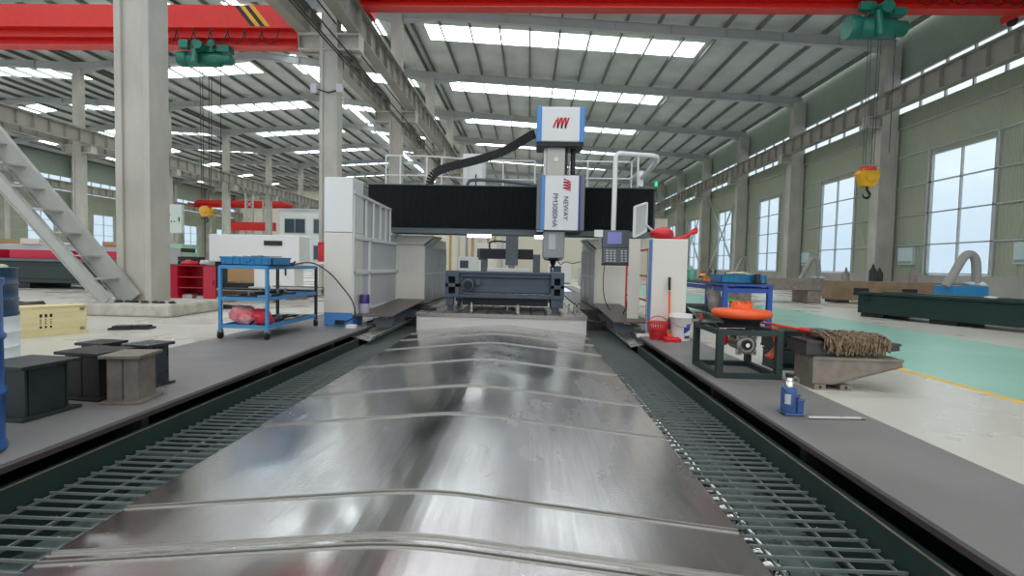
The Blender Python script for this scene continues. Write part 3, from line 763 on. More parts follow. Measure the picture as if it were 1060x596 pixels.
# signal light, guard rails on top of the beam, distribution cabinet
MB().tube([(2.5, 10.1, 2.5), (2.5, 10.1, 2.66)], .012, 6).build('lamp_stem', DARKM, gm)
MB().cyl((2.5, 10.1, 2.66), .03, .10).build('signal_lamp', mat('signal_green', (70, 200, 130), .3, emit=.6), gm)
def rail_set(name, label, pts, z0, h, posts):
    t_ = thing(name, label, 'railing', (pts[0][0], pts[0][1], z0))
    m = MB()
    for a, b in zip(pts, pts[1:]):
        for z in (h, h*.55): m.tube([(a[0], a[1], z0+z), (b[0], b[1], z0+z)], .02, 6)
    m.build('rails', WPLAS, t_)
    for x, y in posts: MB().tube([(x, y, z0), (x, y, z0+h)], .022, 6).build('post', WPLAS, t_)
    return t_
rail_set('guard_railing', 'white tubular guard railing on top of the beam, left end', [(-3.55, 12.2), (-2.55, 12.2), (-1.2, 12.6), (.1, 12.6)], 2.6, 1.05, [(-3.55, 12.2), (-3.2, 12.2), (-2.55, 12.2), (-2.2, 12.3), (-1.6, 12.5), (-1.2, 12.6), (-.7, 12.6), (.1, 12.6)])
rail_set('guard_railing', 'white tubular guard railing on top of the beam, right end', [(.9, 11.6), (2.3, 11.6), (2.3, 10.9)], 2.6, .85, [(.9, 11.6), (1.3, 11.6), (1.9, 11.6), (2.3, 11.6), (2.3, 10.9)])
MB().box(-3.7, 2.5, 10.9, 12.9, 2.5, 2.6).build('top_platform', CHARC, gm)
t_ = thing('switch_cabinet', 'white switch cabinet standing on the machine behind the black beam', 'cabinet', (-1.45, 13.2, 2.6))
MB().box(-1.72, -1.15, 12.62, 12.88, 2.6, 3.82).build('body', WPLAS, t_, bevel=.012); MB().box(-1.4, -1.37, 12.59, 12.62, 3.0, 3.3).build('handle', DARKM, t_)
t_.location.z = 2.6
#PART3
# ------------------------------------------------------------------ overhead cranes and hoists
def crane(name, label, X0, X1, Y, z0, h, w_=.55, stripes=None, trucks=True):
    t_ = thing(name, label, 'overhead crane', ((X0+X1)/2, Y, z0))
    zl = z0+.62
    MB().prism([(X0, zl), (X1, zl), (X1-.75, z0+h), (X0+.75, z0+h)], 'Y', Y-w_/2, Y+w_/2).build('box_girder', RED, t_)
    MB().box(X0, X1, Y-w_/2-.12, Y+w_/2+.12, zl-.05, zl-.002).box(X0, X1, Y-.16, Y+.16, z0+.30, zl-.05).box(X0, X1, Y-.3, Y+.3, z0+.27, z0+.30).build('lower_flange', RED, t_)
    MB().box(X0+.1, X1-.1, Y-.22, Y+.22, z0, z0+.03).box(X0+.1, X1-.1, Y-.03, Y+.03, z0+.03, z0+.27).build('trolley_track', RED, t_)
    if trucks:
        for x, s in ((X0, -1), (X1, 1)):
            e_ = MB().box(x-.14, x+.14, Y-1.6, Y+1.6, z0+.33, z0+.62).build('end_truck', RED, t_, bevel=.02)
            for y in (Y-1.25, Y+1.25): MB().cyl((x-.05, y, z0+.31), .18, .10, 'X', 16).build('wheel', DARKM, e_)
    if stripes:
        xa, xb = stripes; n = 4; d = (xb-xa)/n
        for i in range(n):
            q = [(xa+i*d, Y-w_/2-.004, z0+h-.02), (xa+(i+1)*d, Y-w_/2-.004, z0+h-.02), (xa+(i+1)*d+.62, Y-w_/2-.004, zl+.02), (xa+i*d+.62, Y-w_/2-.004, zl+.02)]
            MB().add(q+[(a, b+.003, c) for a, b, c in q], [(0, 3, 2, 1), (4, 5, 6, 7), (0, 1, 5, 4), (2, 3, 7, 6)]).build('warning_stripe', BLACK if i % 2 == 0 else YEL, t_)
    return t_
def festoon(t_, xs, Y, z, amp):
    for a, b in zip(xs, xs[1:]):
        MB().tube(bez((a, Y, z), (a+.03, Y, z-amp*1.3), (b-.03, Y, z-amp*1.3), (b, Y, z), 10), .02, 5).build('cable_loop', BLACK, t_)
CR = crane('overhead_crane', 'red overhead crane girder spanning the right hall at the top', -6.3, 17.5, 18, 10.05, 1.35)
festoon(CR, [12.9+.58*i for i in range(9)], 17.62, 10.5, .42)
MB().cyl((-5.9, 17.2, 10.15), .13, .5, 'X', 12).build('travel_motor', BENCHB, CR)
MB().box(16.6, 17.5, 17.2, 17.6, 9.7, 10.15).build('junction_box', DARKM, CR, bevel=.02)
CL = crane('overhead_crane', 'red overhead crane girder with yellow and black stripes in the left hall', -31.2, -8.5, 18.2, 8.72, 1.42, .6, (-10.75, -10.05), trucks=False)
festoon(CL, [-13.4+.62*i for i in range(8)], 17.75, 9.25, .55)
def hoist(label, x, Y, z, bz, s=1, k=1):
    t_ = thing('electric_hoist', label, 'hoist', (x, Y, z-.9))
    dr = MB().lathe([(.20*k, -.62), (.24*k, -.58), (.24*k, .55), (.19*k, .62), (.19*k, .95), (.14*k, 1.0)], (x, Y-.1, z-.45*k), 20, 'X').build('rope_drum', HGREEN, t_)
    MB().lathe([(.26*k, -.95), (.28*k, -.9), (.28*k, -.66), (.24*k, -.6)], (x, Y-.1, z-.42*k), 20, 'X').build('gearbox', HGREEN, t_)
    MB().box(x-.35, x+.45, Y-.28, Y+.28, z-.22, z-.12).box(x-.3, x-.2, Y-.32, Y-.28, z-.25, z+.18).box(x+.3, x+.4, Y-.32, Y-.28, z-.25, z+.18).build('trolley_frame', HGREEN, t_, bevel=.01)
    for xx in (x-.25, x+.35):
        MB().cyl((xx, Y-.34, z+.06), .13, .06, 'Y', 16).build('wheel', HGREEN, t_)
    MB().cyl((x+.05, Y-.62, z-.1), .15*k, .42, 'Y', 16).build('travel_motor', HGREEN, t_)
    MB().box(x-.75, x-.4, Y-.5, Y-.3, z-.18, z+.12).build('brake_box', HGREEN, t_, bevel=.03)
    MB().tube([(x-.15, Y-.45, z-.2), (x-.1, Y-.55, z-.75*k)], [.1, .14], 10).build('rope_guide', HGREEN, t_)
    MB().box(x+.5, x+.95, Y-.25, Y+.1, z-.2, z+.05).build('control_box', HGREEN, t_, bevel=.02)
    for dx in (-.22, -.12, .12, .22):
        MB().tube([(x+dx, Y-.1, z-.6), (x+dx*.8, Y-.1, bz+.5)], .014, 5).build('wire_rope', ROPE, t_)
    MB().tube([(x+.62, Y-.2, z-.3), (x+.62, Y-.2, bz+.9)], .012, 5).build('control_cable', BLACK, t_)
    hb = MB().prism([(-.40, .22), (-.22, .40), (.24, .40), (.38, .18), (.22, -.28), (-.2, -.28)], 'Y', -.14, .14)
    hb.v = [(a*s+x, b+Y-.1, c*s+bz) for a, b, c in hb.v]
    hbo = hb.build('hook_block', YEL, t_, bevel=.03)
    MB().cyl((x, Y-.28, bz+.08*s), .17*s, .36, 'Y', 18).build('sheave', YEL, hbo)
    MB().lathe([(.3*s, -.05), (.3*s, .06)], (x, Y-.1, bz+.42*s), 14).build('sheave_guard', REDP, hbo)
    hk = [(0, -.28), (0, -.42), (.05, -.5), (.12, -.6), (.09, -.72), (-.02, -.77), (-.13, -.71), (-.16, -.6)]
    MB().tube(smooth_path([(x+a*s, Y-.1, bz+b*s) for a, b in hk], 4), [.05*s]*20+[.045*s]*4+[.03*s]*4+[.012*s], 8).build('hook', DARKM, hbo)
    return t_
hoist('green electric hoist with yellow hook block hanging in the right hall', 11.72, 18, 10.05, 4.3, .85, 1.4)
hoist('green electric hoist with yellow hook block hanging in the left hall', -11.95, 18.2, 8.72, 2.75, .45)
# conductor bars beside the middle column row
for i, (x, z) in enumerate(((-6.95, 9.62), (-7.0, 9.42), (-6.9, 8.35), (-6.55, 8.42), (-6.75, 8.3))):
    t_ = MB().tube([(x, 1, z), (x, YE-2, z)], .028, 5).build('conductor_bar', DARKM, None, origin=(x, 30, z))
    struct(t_, 'conductor bars')
t_ = thing('floodlight', 'small pair of floodlights strapped round the first full grey column', 'floodlight', (-7.0, 17.95, 7.3))
MB().tube([(-7.7, 17.69, 7.15), (-7.25, 17.68, 7.0), (-6.85, 17.69, 7.12)], .025, 6).build('bracket', DARKM, t_)
for x in (-7.72, -6.8): MB().box(x-.12, x+.1, 17.55, 17.7, 6.98, 7.28).build('lamp_head', GREYP, t_, bevel=.02)

# ------------------------------------------------------------------ left side: stair, board, cabinet, trolley
st_ = thing('steel_stair', 'grey steel stair with open treads leaning up beside the big concrete column', 'stairs', (-7.1, 8.4, .22))
dx, dz = 1.67, 1.94
def spt(t, y): return (-7.24-dx*t, y, .24+dz*t) if y > 8.5 or y == 0 else (-7.355-dx*1.03*t, y, .24+dz*.97*t)
for y in (8.42, 8.84):
    m = MB(); a = spt(0, y); b = spt(3.6, y)
    W = .36 if y > 8.5 else .19; cxx, czz = .757*W/2, .652*W/2; m.bar(a, b, .02, W, up=(0, 0, 1)); m.bar((a[0]+cxx, y, a[2]+czz), (b[0]+cxx, y, b[2]+czz), .09, .012); m.bar((a[0]-cxx, y, a[2]-czz), (b[0]-cxx, y, b[2]-czz), .09, .012)
    m.box(a[0]-.2, a[0]+.15, y-.05, y+.05, .222, .235) 
    m.build('stringer', STAIRM, st_)
for i in range(1, 17):
    t = i*.205; p = spt(t, 0)
    MB().box(p[0]-.12, p[0]+.12, 8.43, 8.83, p[2]-.012, p[2]+.012).build('tread', STAIRM, st_)
t_ = thing('electrical_board', 'pale green-white electrical panel board on a post behind the big column', 'electrical panel', (-9.5, 13, 0))
MB().box(-9.85, -9.22, 12.95, 13.05, 1.70, 2.45).build('board', mat('board_mint', (206, 220, 212), .5), t_, bevel=.01)
MB().box(-9.86, -9.74, 13.05, 13.14, 0, 2.4).build('post', STEELG, t_)
m = MB()
for x in (-9.66, -9.58, -9.5, -9.42): m.box(x-.012, x+.012, 12.94, 12.95, 1.98, 2.02)
m.box(-9.56, -9.53, 12.94, 12.95, 2.15, 2.18); m.box(-9.31, -9.28, 12.94, 12.95, 2.0, 2.12)
m.build('indicator_lights', DARKM, t_)
# red cabinet with open doors
rc_ = thing('tool_cabinet', 'crimson steel tool cabinet with both doors open and shelves inside', 'cabinet', (-7.85, 11.3, 0))
m = MB(); a, b, y0, y1 = -7.92, -7.30, 10.95, 11.4
m.box(a, b, y1-.01, y1, .08, .88).box(a, a+.015, y0, y1, .08, .88).box(b-.015, b, y0, y1, .08, .88).box(a, b, y0, y1, .86, .88).box(a, b, y0, y1, .08, .10)
for x in (a+.03, b-.06): m.box(x, x+.03, y0+.03, y0+.06, 0, .08).box(x, x+.03, y1-.06, y1-.03, 0, .08)
m.build('body', CRIM, rc_)
for z in (.36, .6): MB().box(a+.015, b-.015, y0+.02, y1-.01, z, z+.02).build('shelf', CRIM, rc_)
for hx, ang, s in ((a, 1.2, -1), (b, 1.3, 1)):
    m = MB(); L = .34
    d = Vector((s*math.sin(ang), -math.cos(ang), 0)); n_ = Vector((d.y, -d.x, 0))*.01
    p = Vector((hx, y0, 0)); q = p+d*L
    vs = [p-n_, q-n_, q+n_, p+n_]
    m.add([(v.x, v.y, .09) for v in vs]+[(v.x, v.y, .87) for v in vs], [(0, 3, 2, 1), (4, 5, 6, 7), (0, 1, 5, 4), (1, 2, 6, 5), (2, 3, 7, 6), (3, 0, 4, 7)])
    dr = m.build('door', CRIM, rc_)
    h_ = q - d*.05; MB().tube([(h_.x-.0, h_.y-.02, .45), (h_.x, h_.y-.02, .55)], .008, 6).build('handle', DARKM, dr)
for i, (x, wx, h, nm) in enumerate(((-7.76, .12, .10, 'pale box at the bottom left inside the crimson cabinet'), (-7.45, .10, .07, 'small grey box at the bottom middle inside the crimson cabinet'))):
    t_ = thing('parts_box', nm, 'box', (x, 11.15, .10)); MB().box(-wx, wx, -.1, .1, 0, h).build('body', GREYP, t_, rel=False, bevel=.01); MB().box(-wx*.8, wx*.8, -.09, .09, h, h+.02).build('lid', HOSE, t_, rel=False)
rd = random.Random(11)
things_top = [('red_rag', 'crumpled red rag on top of the crimson cabinet', 'rag', REDP, (-7.75, 11.1, .9), (.2, .1, .05)), ('work_glove', 'pale crumpled work glove on the right of the cabinet top', 'glove', GREYP, (-7.35, 11.05, .9), (.12, .1, .06))]
for n_, lb, ct, mt_, p, sc in things_top:
    o = MB().blob((0, 0, sc[2]), 1, sc, 10, .25, 5).build(n_, mt_, None, rel=False); o.location = (p[0], p[1], p[2]-.02); tag(o, lb, ct)
t_ = thing('black_case', 'flat black case sitting on top of the crimson cabinet', 'case', (-7.75, 11.25, .88))
MB().box(-.3, .22, -.1, .1, 0, .10).build('lower_shell', BLACK, t_, rel=False, bevel=.015); MB().box(-.3, .22, -.1, .1, .104, .19).build('lid', BLACK, t_, rel=False, bevel=.015); MB().box(-.1, .02, -.115, -.1, .07, .12).build('latch', IRON, t_, rel=False)
t_ = thing('cable_coil', 'black cable lying in loose loops on the floor before the crimson cabinet', 'cable', (-6.9, 9.9, 0))
m = MB(); pts = []
for i in range(90):
    a = i*.33; r = .55+.12*math.sin(i*.7); pts.append((-6.75+r*1.25*math.cos(a)+.1*math.sin(i*.23), 10.15+r*.5*math.sin(a), .015+.012*(i//19)))
m.tube(smooth_path(pts, 2), .012, 5); m.build('cable', BLACK, t_)

# blue trolley
tr = thing('tool_trolley', 'light blue three-shelf tool trolley on casters at the left walkway', 'trolley', (-3.56, 6.85, .02))
x0, x1, y0, y1 = -3.87, -3.27, 6.12, 7.55
for x in (x0, x1):
    for y, mm in ((y0, TROLB), (y1, DARKM)):
        MB().box(x-.018, x+.018, y-.018, y+.018, .13, .94).build('leg', mm, tr)
        c = MB().cyl((x-.015, y, .075), .052, .03, 'X', 16).build('caster', BLACK, tr)
        MB().box(x-.028, x+.028, y-.025, y+.025, .10, .135).build('fork', IRON, c)
for z, mm, nn in ((.17, TROLB, 'lower_shelf'), (.52, TROLB, 'middle_shelf'), (.92, TROLB, 'upper_shelf')):
    MB().box(x0, x1, y0, y1, z, z+.012).box(x0-.012, x0+.004, y0, y1, z-.01, z+.035).box(x1-.004, x1+.012, y0, y1, z-.01, z+.035).box(x0, x1, y0-.012, y0+.004, z-.01, z+.035).box(x0, x1, y1-.004, y1+.012, z-.01, z+.035).build(nn, mm, tr)
bn = thing('parts_crate', 'blue plastic parts crate on the near end of the tool trolley', 'crate', (-3.56, 6.4, .957))
m = MB(); a, b, c, d, h = -.33, .33, -.24, .24, .105
m.box(a, b, c, d, 0, .01).box(a, b, c, c+.012, 0, h).box(a, b, d-.012, d, 0, h).box(a, a+.012, c, d, 0, h).box(b-.012, b, c, d, 0, h)
m.box(a-.012, b+.012, c-.012, c, h-.02, h).box(a-.012, b+.012, d, d+.012, h-.02, h)
for i in range(7): m.box(a+.05+i*.093, a+.06+i*.093, c-.01, c, .01, h-.02)
m.build('crate_body', BINB, bn, rel=False); MB().box(-.06, .06, c-.02, c-.012, h-.05, h-.025).build('handle', BINB, bn, rel=False)
def wrench(label, loc, rz, L=.26, ma=None, group=None):
    t_ = thing('spanner', label, 'spanner', loc, rz, group)
    MB().box(-L/2, L/2, -.012, .012, 0, .010).build('shank', ma or DARKM, t_, rel=False, bevel=.003)
    m = MB(); m.prism([(L/2-.01, -.02), (L/2+.03, -.032), (L/2+.05, -.014), (L/2+.028, -.008), (L/2+.028, .008), (L/2+.05, .014), (L/2+.03, .032), (L/2-.01, .02)], 'Z', 0, .014); m.build('jaw', ma or DARKM, t_, rel=False)
    MB().lathe([(.026, 0), (.026, .014), (.014, .014), (.014, 0)], (-L/2-.01, 0, 0), 12).build('ring', ma or DARKM, t_, rel=False)
def lump(name, label, cat, loc, sc, ma, seed=1, jit=.22, group=None):
    o = MB().blob((0, 0, sc[2]*.9), 1, sc, 12, jit, seed).build(name, ma, None, rel=False); o.location = loc; tag(o, label, cat, group); return o
for i in range(5):
    wrench('steel spanners heaped in the blue crate on the trolley', (-3.7+.08*i, 6.38+.03*(i % 3), .957+.1+.003*i), .4+.9*i, .22, IRON, 'spanners in the blue trolley crate')
for i in range(6):
    wrench('dark spanners loose on the far half of the trolley top', (-3.6+.07*(i % 4), 6.82+.1*i, .934+.012*(i % 2)), .3+i*1.1, .24, IRON, 'spanners on the trolley top')
t_ = thing('hand_drill', 'dark hand grinder lying on the trolley top beyond the crate', 'grinder', (-3.36, 6.85, .934))
MB().tube([(-.13, 0, .035), (.08, 0, .035)], [.026, .032], 10).build('body', DARKM, t_, rel=False); MB().cyl((.10, 0, .0), .05, .02, 'Z', 16).build('disc', IRON, t_, rel=False); MB().tube([(.06, 0, .05), (.06, .08, .08)], .012, 6).build('side_handle', BLACK, t_, rel=False)
for i in range(7):
    x, y = -3.7+.07*(i % 5), 6.3+.16*i
    t_ = thing('clamp_bar', 'dark steel clamp bars piled on the middle trolley shelf', 'clamp bar', (x, y, .533+.022*(i % 3)), .5+.45*i, 'clamp bars on the middle trolley shelf')
    MB().box(-.18, .18, -.03, .03, 0, .03).build('bar', DARKM, t_, rel=False, bevel=.005); MB().cyl((.08, 0, .03), .014, .05, 'Z', 6).build('bolt', IRON, t_, rel=False)
lump('plastic_bag', 'red and clear plastic bag, left one on the lower trolley shelf', 'bag', (-3.66, 6.3, .185), (.17, .10, .13), mat('red_film', (224, 60, 74), .3, rgb2=(236, 190, 190), scale=9, bump=.8), 21, .3)
lump('plastic_bag', 'bright red plastic bag, right one on the lower trolley shelf', 'bag', (-3.44, 6.32, .185), (.14, .10, .11), mat('red_film_b', (222, 34, 52), .3, rgb2=(236, 70, 84), scale=12, bump=.8), 31, .3)
for i in range(3):
    t_ = thing('flat_bar', 'dark flat bars lying along the lower trolley shelf behind the bags', 'bar', (-3.65+.14*i, 7.0+.05*i, .185), .06*i, 'flat bars on the lower trolley shelf')
    MB().box(-.04, .04, -.35, .35, 0, .035).build('bar', RUST if i % 2 else GREYST, t_, rel=False, bevel=.004)
    MB().box(-.02, .02, -.05, .05, .035, .06).build('lug', DARKM, t_, rel=False)

# steel stools (welded H-section stands)
def stand(label, x, y, rz, w_=.27, d_=.31, h=.335, ma=RUST):
    t_ = thing('steel_stand', label, 'steel stand', (x, y, .02), rz, None)
    MB().box(-w_/2, w_/2, -d_/2, d_/2, 0, .02).build('base_plate', ma, t_, rel=False, bevel=.003)
    MB().box(-w_/2, w_/2, -d_/2, d_/2, h-.022, h).build('top_plate', ma, t_, rel=False, bevel=.003)
    s = w_*.38
    MB().box(-s, s, -d_*.36, -d_*.36+.014, .02, h-.022).box(-s, s, d_*.36-.014, d_*.36, .02, h-.022).box(-.008, .008, -d_*.36, d_*.36, .02, h-.022).box(s-.012, s, -d_*.3, d_*.3, .02, h-.022).build('h_section', ma, t_, rel=False)
    return t_
D2 = mat('dark_scale_steel', (46, 44, 44), .5, .3, var=.3, scale=6)
D3 = mat('blued_steel', (70, 76, 82), .3, .6, var=.3, scale=5, rvar=.15)
stand('dark steel stand at far left, against the near blue drum', -3.16, 3.02, -.1, .38, .36, .335, mat('dark_teal_steel', (52, 62, 62), .4, .3, var=.2))
stand('near-black steel stand with a wide top plate, second from left', -3.10, 3.46, -.12, .36, .30, .335, D2)
stand('light brown-grey steel stand nearest the pit edge', -2.775, 3.38, .16, .26, .28, .335, GREYST)
stand('dark steel stand behind the near-black one, only its top showing', -3.36, 3.80, -.1, .25, .22, .335, D2)
stand('bluish steel stand with a shiny base, rightmost of the stands', -2.98, 3.80, -.16, .25, .24, .335, D3)

# drums
def drum(label, x, y, z, r, h, ma, lidc=None):
    t_ = thing('drum', label, 'drum', (x, y, z))
    MB().lathe([(r*.97, 0), (r*1.02, .01), (r*1.02, .025), (r*.99, .04), (r*.99, h*.32), (r*1.03, h*.335), (r*1.03, h*.35), (r*.99, h*.365), (r*.99, h*.64), (r*1.03, h*.655), (r*1.03, h*.67), (r*.99, h*.685), (r*.99, h-.04), (r*1.02, h-.02), (r*1.02, h)], (0, 0, 0), 40).build('shell', ma, t_, rel=False)
    MB().lathe([(r*.97, h-.03), (r*.97, h-.012)], (0, 0, .0), 32).build('lid', lidc or ma, t_, rel=False)
    return t_
drum('bright blue steel drum cut by the left edge of the picture', -2.905, 2.27, .02, .285, .88, DRUMB)
drum('white barrel on the floor under the dark blue drum', -5.17, 4.49, 0, .285, .44, mat('barrel_white', (214, 222, 226), .35), WPLAS)
drum('dark blue drum stacked on the white barrel', -5.17, 4.49, .44, .28, .46, DRUMD)
o = MB().blob((0, 0, 0.02), 1, (.24, .2, .035), 14, .15, 4).build('cloth', CLOTH, None, rel=False); o.location = (-5.12, 4.46, .885); tag(o, 'pale yellow cloth lying on the dark blue drum', 'cloth')
# plywood crate
cr_ = thing('plywood_crate', 'low plywood crate with printed handling marks beside the drums', 'crate', (-6.08, 6.15, 0), math.atan2(.52, .37)*0)
pA, pB = Vector((-6.30, 5.75, 0)), Vector((-5.93, 6.47, 0)); d = (pB-pA).normalized(); n_ = Vector((-d.y, d.x, 0))
def orect(m, t0, t1, s0, s1, z0, z1):
    q = [pA+d*t0+n_*s0, pA+d*t1+n_*s0, pA+d*t1+n_*s1, pA+d*t0+n_*s1]
    m.add([(v.x, v.y, z0) for v in q]+[(v.x, v.y, z1) for v in q], [(0, 1, 2, 3), (7, 6, 5, 4), (0, 4, 5, 1), (1, 5, 6, 2), (2, 6, 7, 3), (3, 7, 4, 0)])
m = MB(); orect(m, 0, .81, 0, .32, .02, .37); m.build('crate_body', WOOD, cr_)
m = MB(); orect(m, -.01, .82, -.012, .33, .0, .03); orect(m, -.01, .82, -.01, .33, .365, .38); m.build('edge_boards', WOOD, cr_)
for t0 in (.03, .74):
    m = MB()
    for z in (.05, .31): orect(m, t0, t0+.04, -.016, 0, z, z+.035)
    m.build('metal_clips', IRON, cr_)
m = MB()
for i, t0 in enumerate((.33, .38, .43)):
    orect(m, t0, t0+.025, -.003, 0, .24, .28); orect(m, t0, t0+.02, -.003, 0, .10, .13)
    for j in range(3): orect(m, t0+.002, t0+.018, -.003, 0, .155+j*.024, .165+j*.024)
m.build('printed_marks', BLACK, cr_)
m = MB(); orect(m, .12, .16, -.003, 0, .09, .13); m.build('sticker', WPLAS, cr_)
for i, (x, y, r) in enumerate(((-5.75, 6.85, .3), (-5.55, 6.95, .2))):
    t_ = thing('steel_plate', ['flat grey steel plate on the floor just right of the plywood crate', 'smaller steel plate on the floor beyond the first, right of the crate'][i], 'plate', (x, y, 0), r)
    MB().box(-.14, .14, -.1, .1, 0, .03).build('plate', DARKM, t_, rel=False, bevel=.003); MB().box(-.1, .1, -.08, .08, .03, .055).build('upper_plate', DARKM, t_, rel=False, bevel=.003)
t_ = thing('tarpaulin_heap', 'dark tarpaulin heap with hose on the floor behind the drums', 'tarpaulin', (-7.9, 7.9, 0))
MB().blob((-7.95, 7.6, .02), 1, (.55, .3, .26), 14, .2, 8).build('sheet', BLACK, t_); MB().tube(smooth_path([(-7.6, 7.5, .02), (-7.2, 7.3, .03), (-7.0, 7.6, .02), (-7.3, 7.8, .03), (-7.6, 7.6, .06)]), .02, 6).build('hose', DARKM, t_)
rd = random.Random(9)
for i in range(7):
    x, y = -7.3+.16*i+rd.uniform(-.03, .03), 8.62+rd.uniform(-.04, .06)
    t_ = MB().blob((0, 0, .015), 1, (.07, .05, .03), 8, .3, i+40).build('scrap_piece', DARKM, None, rel=False); t_.location = (x, y, .218); tag(t_, 'small dark scrap pieces on the column footing by the stair foot', 'scrap', 'scrap on the column footing')

# long dark green machine bed with red bellows, left background
bd = thing('machine_bed', 'long dark green machine bed with red bellows covers, behind the stair at far left', 'machine bed', (-19, 15.4, 0))
MB().box(-27, -11.4, 14.9, 16.4, .18, .84).box(-26.6, -11.8, 14.86, 14.9, .3, .72).build('bed_body', DKGREEN, bd, bevel=.02)
MB().box(-27.1, -11.3, 14.8, 15.1, .84, .93).build('top_rail', CHARC, bd, bevel=.01)
for i in range(6):
    xa = -25.2+i*2.25; MB().box(xa, xa+1.95, 15.0, 16.2, .93, 1.20).build('red_bellows', CRIM, bd, bevel=.02)
for i in range(5): MB().box(-26+i*3.3, -25.4+i*3.3, 14.95, 16.35, 0, .18).build('foot', DARKM, bd)
rd = random.Random(5)
t_ = thing('wrapped_goods', 'pale wrapped goods and rails lying on the far bed at left', 'goods', (-22, 17.6, 0))
MB().box(-26, -13, 17.2, 18.2, 0, 1.42).build('crate_row', GREYP, t_, bevel=.02)
for i in range(8): MB().box(-25.6+i*1.5, -24.9+i*1.5, 17.15, 17.9, 1.42, 1.42+rd.uniform(.08, .22)).build('packet', [WPLAS, CARD, WHITE][i % 3], t_, bevel=.01)
# objects behind the trolley
t_ = thing('white_machine_enclosure', 'white machine enclosure with a dark grille behind the tool trolley', 'machine', (-10.5, 17.6, 0))
MB().box(-11.35, -8.1, 17.3, 18.2, .95, 1.92).build('hood', WPLAS, t_, bevel=.03); MB().box(-9.75, -8.3, 17.35, 18.1, 0, .95).build('base_cabinet', WPLAS, t_, bevel=.02)
MB().box(-9.35, -8.7, 17.27, 17.3, 1.55, 1.72).build('grille', DARKM, t_); MB().box(-8.62, -8.58, 17.3, 17.35, .5, .8).build('handle', DARKM, t_); MB().box(-11.3, -9.8, 17.4, 18.1, 0, .2).build('skid', DARKM, t_)
MB().box(-11.25, -11.1, 17.5, 18.0, .2, .95).build('support', DKGREEN, t_)
t_ = thing('wooden_pallet_box', 'tan wooden box on a pallet under the white enclosure', 'box', (-11.0, 20.5, 0))
MB().box(-12.6, -11.2, 20.2, 21, .14, .85).build('box_body', CARD, t_, bevel=.01)
m = MB()
for x in (-12.6, -11.95, -11.3): m.box(x, x+.1, 20.2, 21, 0, .12)
m.box(-12.6, -11.2, 20.2, 21, .12, .14); m.build('pallet', CARD, t_)
for i, (x, y, z, n_) in enumerate(((-16.2, 21.5, 0, 5),)):
    for j in range(n_):
        t_ = thing('pallet_stack', ['lowest pale green steel frame in the stack right of the big column', 'second lowest pale green steel frame in that stack', 'middle pale green steel frame in that stack', 'fourth pale green steel frame in that stack', 'topmost pale green steel frame in the stack right of the big column'][j], 'frame', (x, y, z+j*.36))
        m = MB()
        for yy in (-.5, .5): m.box(-1.3, 1.3, yy-.05, yy+.05, .04, .22)
        for xx in (-1.2, 0, 1.2): m.box(xx-.05, xx+.05, -.45, .45, .06, .2)
        m.build('frame', GPAL, t_, rel=False, bevel=.008)
        for xx in (-1.1, 1.1): MB().box(xx-.06, xx+.06, -.5, .5, -0.14 if j else 0, .04).build('spacer', DARKM if j else GPAL, t_, rel=False)
t_ = thing('fire_point_cabinet', 'grey cabinet with a red sign and warning mark by the tall cream cabinet', 'cabinet', (-7.4, 21, 0))
MB().box(-8.2, -7.3, 20.8, 21.2, 0, 2.3).build('body', GREYP, t_, bevel=.02); MB().box(-8.0, -7.6, 20.78, 20.8, 1.9, 2.05).build('red_sign', REDP, t_)
MB().prism([(-7.9, 1.45), (-7.66, 1.45), (-7.78, 1.68)], 'Y', 20.78, 20.8).build('warning_triangle', DARKM, t_)
t_ = thing('fire_extinguisher_box', 'red fire box beside the trolley and the tall cream cabinet', 'fire box', (-4.9, 12, 0))
MB().box(-5.12, -4.78, 11.9, 12.2, 1.02, 1.5).build('body', mat('fire_red', (196, 32, 48), .4), t_, bevel=.02); MB().lathe([(.15, 0), (.15, .03)], (-4.95, 11.87, 1.3), 16, 'Y').build('hose_reel', REDP, t_); MB().box(-5.14, -4.76, 11.88, 12.22, .96, 1.02).build('white_band', WPLAS, t_); MB().box(-4.99, -4.91, 12.0, 12.1, 0, .96).build('post', mat('post_red', (150, 60, 60), .5), t_)
for i in range(4):
    t_ = thing('steel_beam_stock', ['long dark steel beam on the floor behind the trolley, nearest', 'second long steel beam behind the trolley', 'third long steel beam behind the trolley', 'farthest long steel beam behind the trolley'][i], 'steel beam', (-6.4, 11.9+i*.9, 0))
    y = 11.9+i*.9; ma = [GREYST, DARKM, GREYP, GREYST][i]
    MB().box(-8.2+i*.2, -5.4-i*.2, y-.1, y+.1, .10, .13).box(-8.2+i*.2, -5.4-i*.2, y-.01, y+.01, .13, .25).box(-8.2+i*.2, -5.4-i*.2, y-.1, y+.1, .25, .28).build('section', ma, t_)
    for xx in (-7.3, -6.2): MB().box(xx-.06, xx+.06, y-.15, y+.15, 0, .10).build('wood_block', CARD, t_)
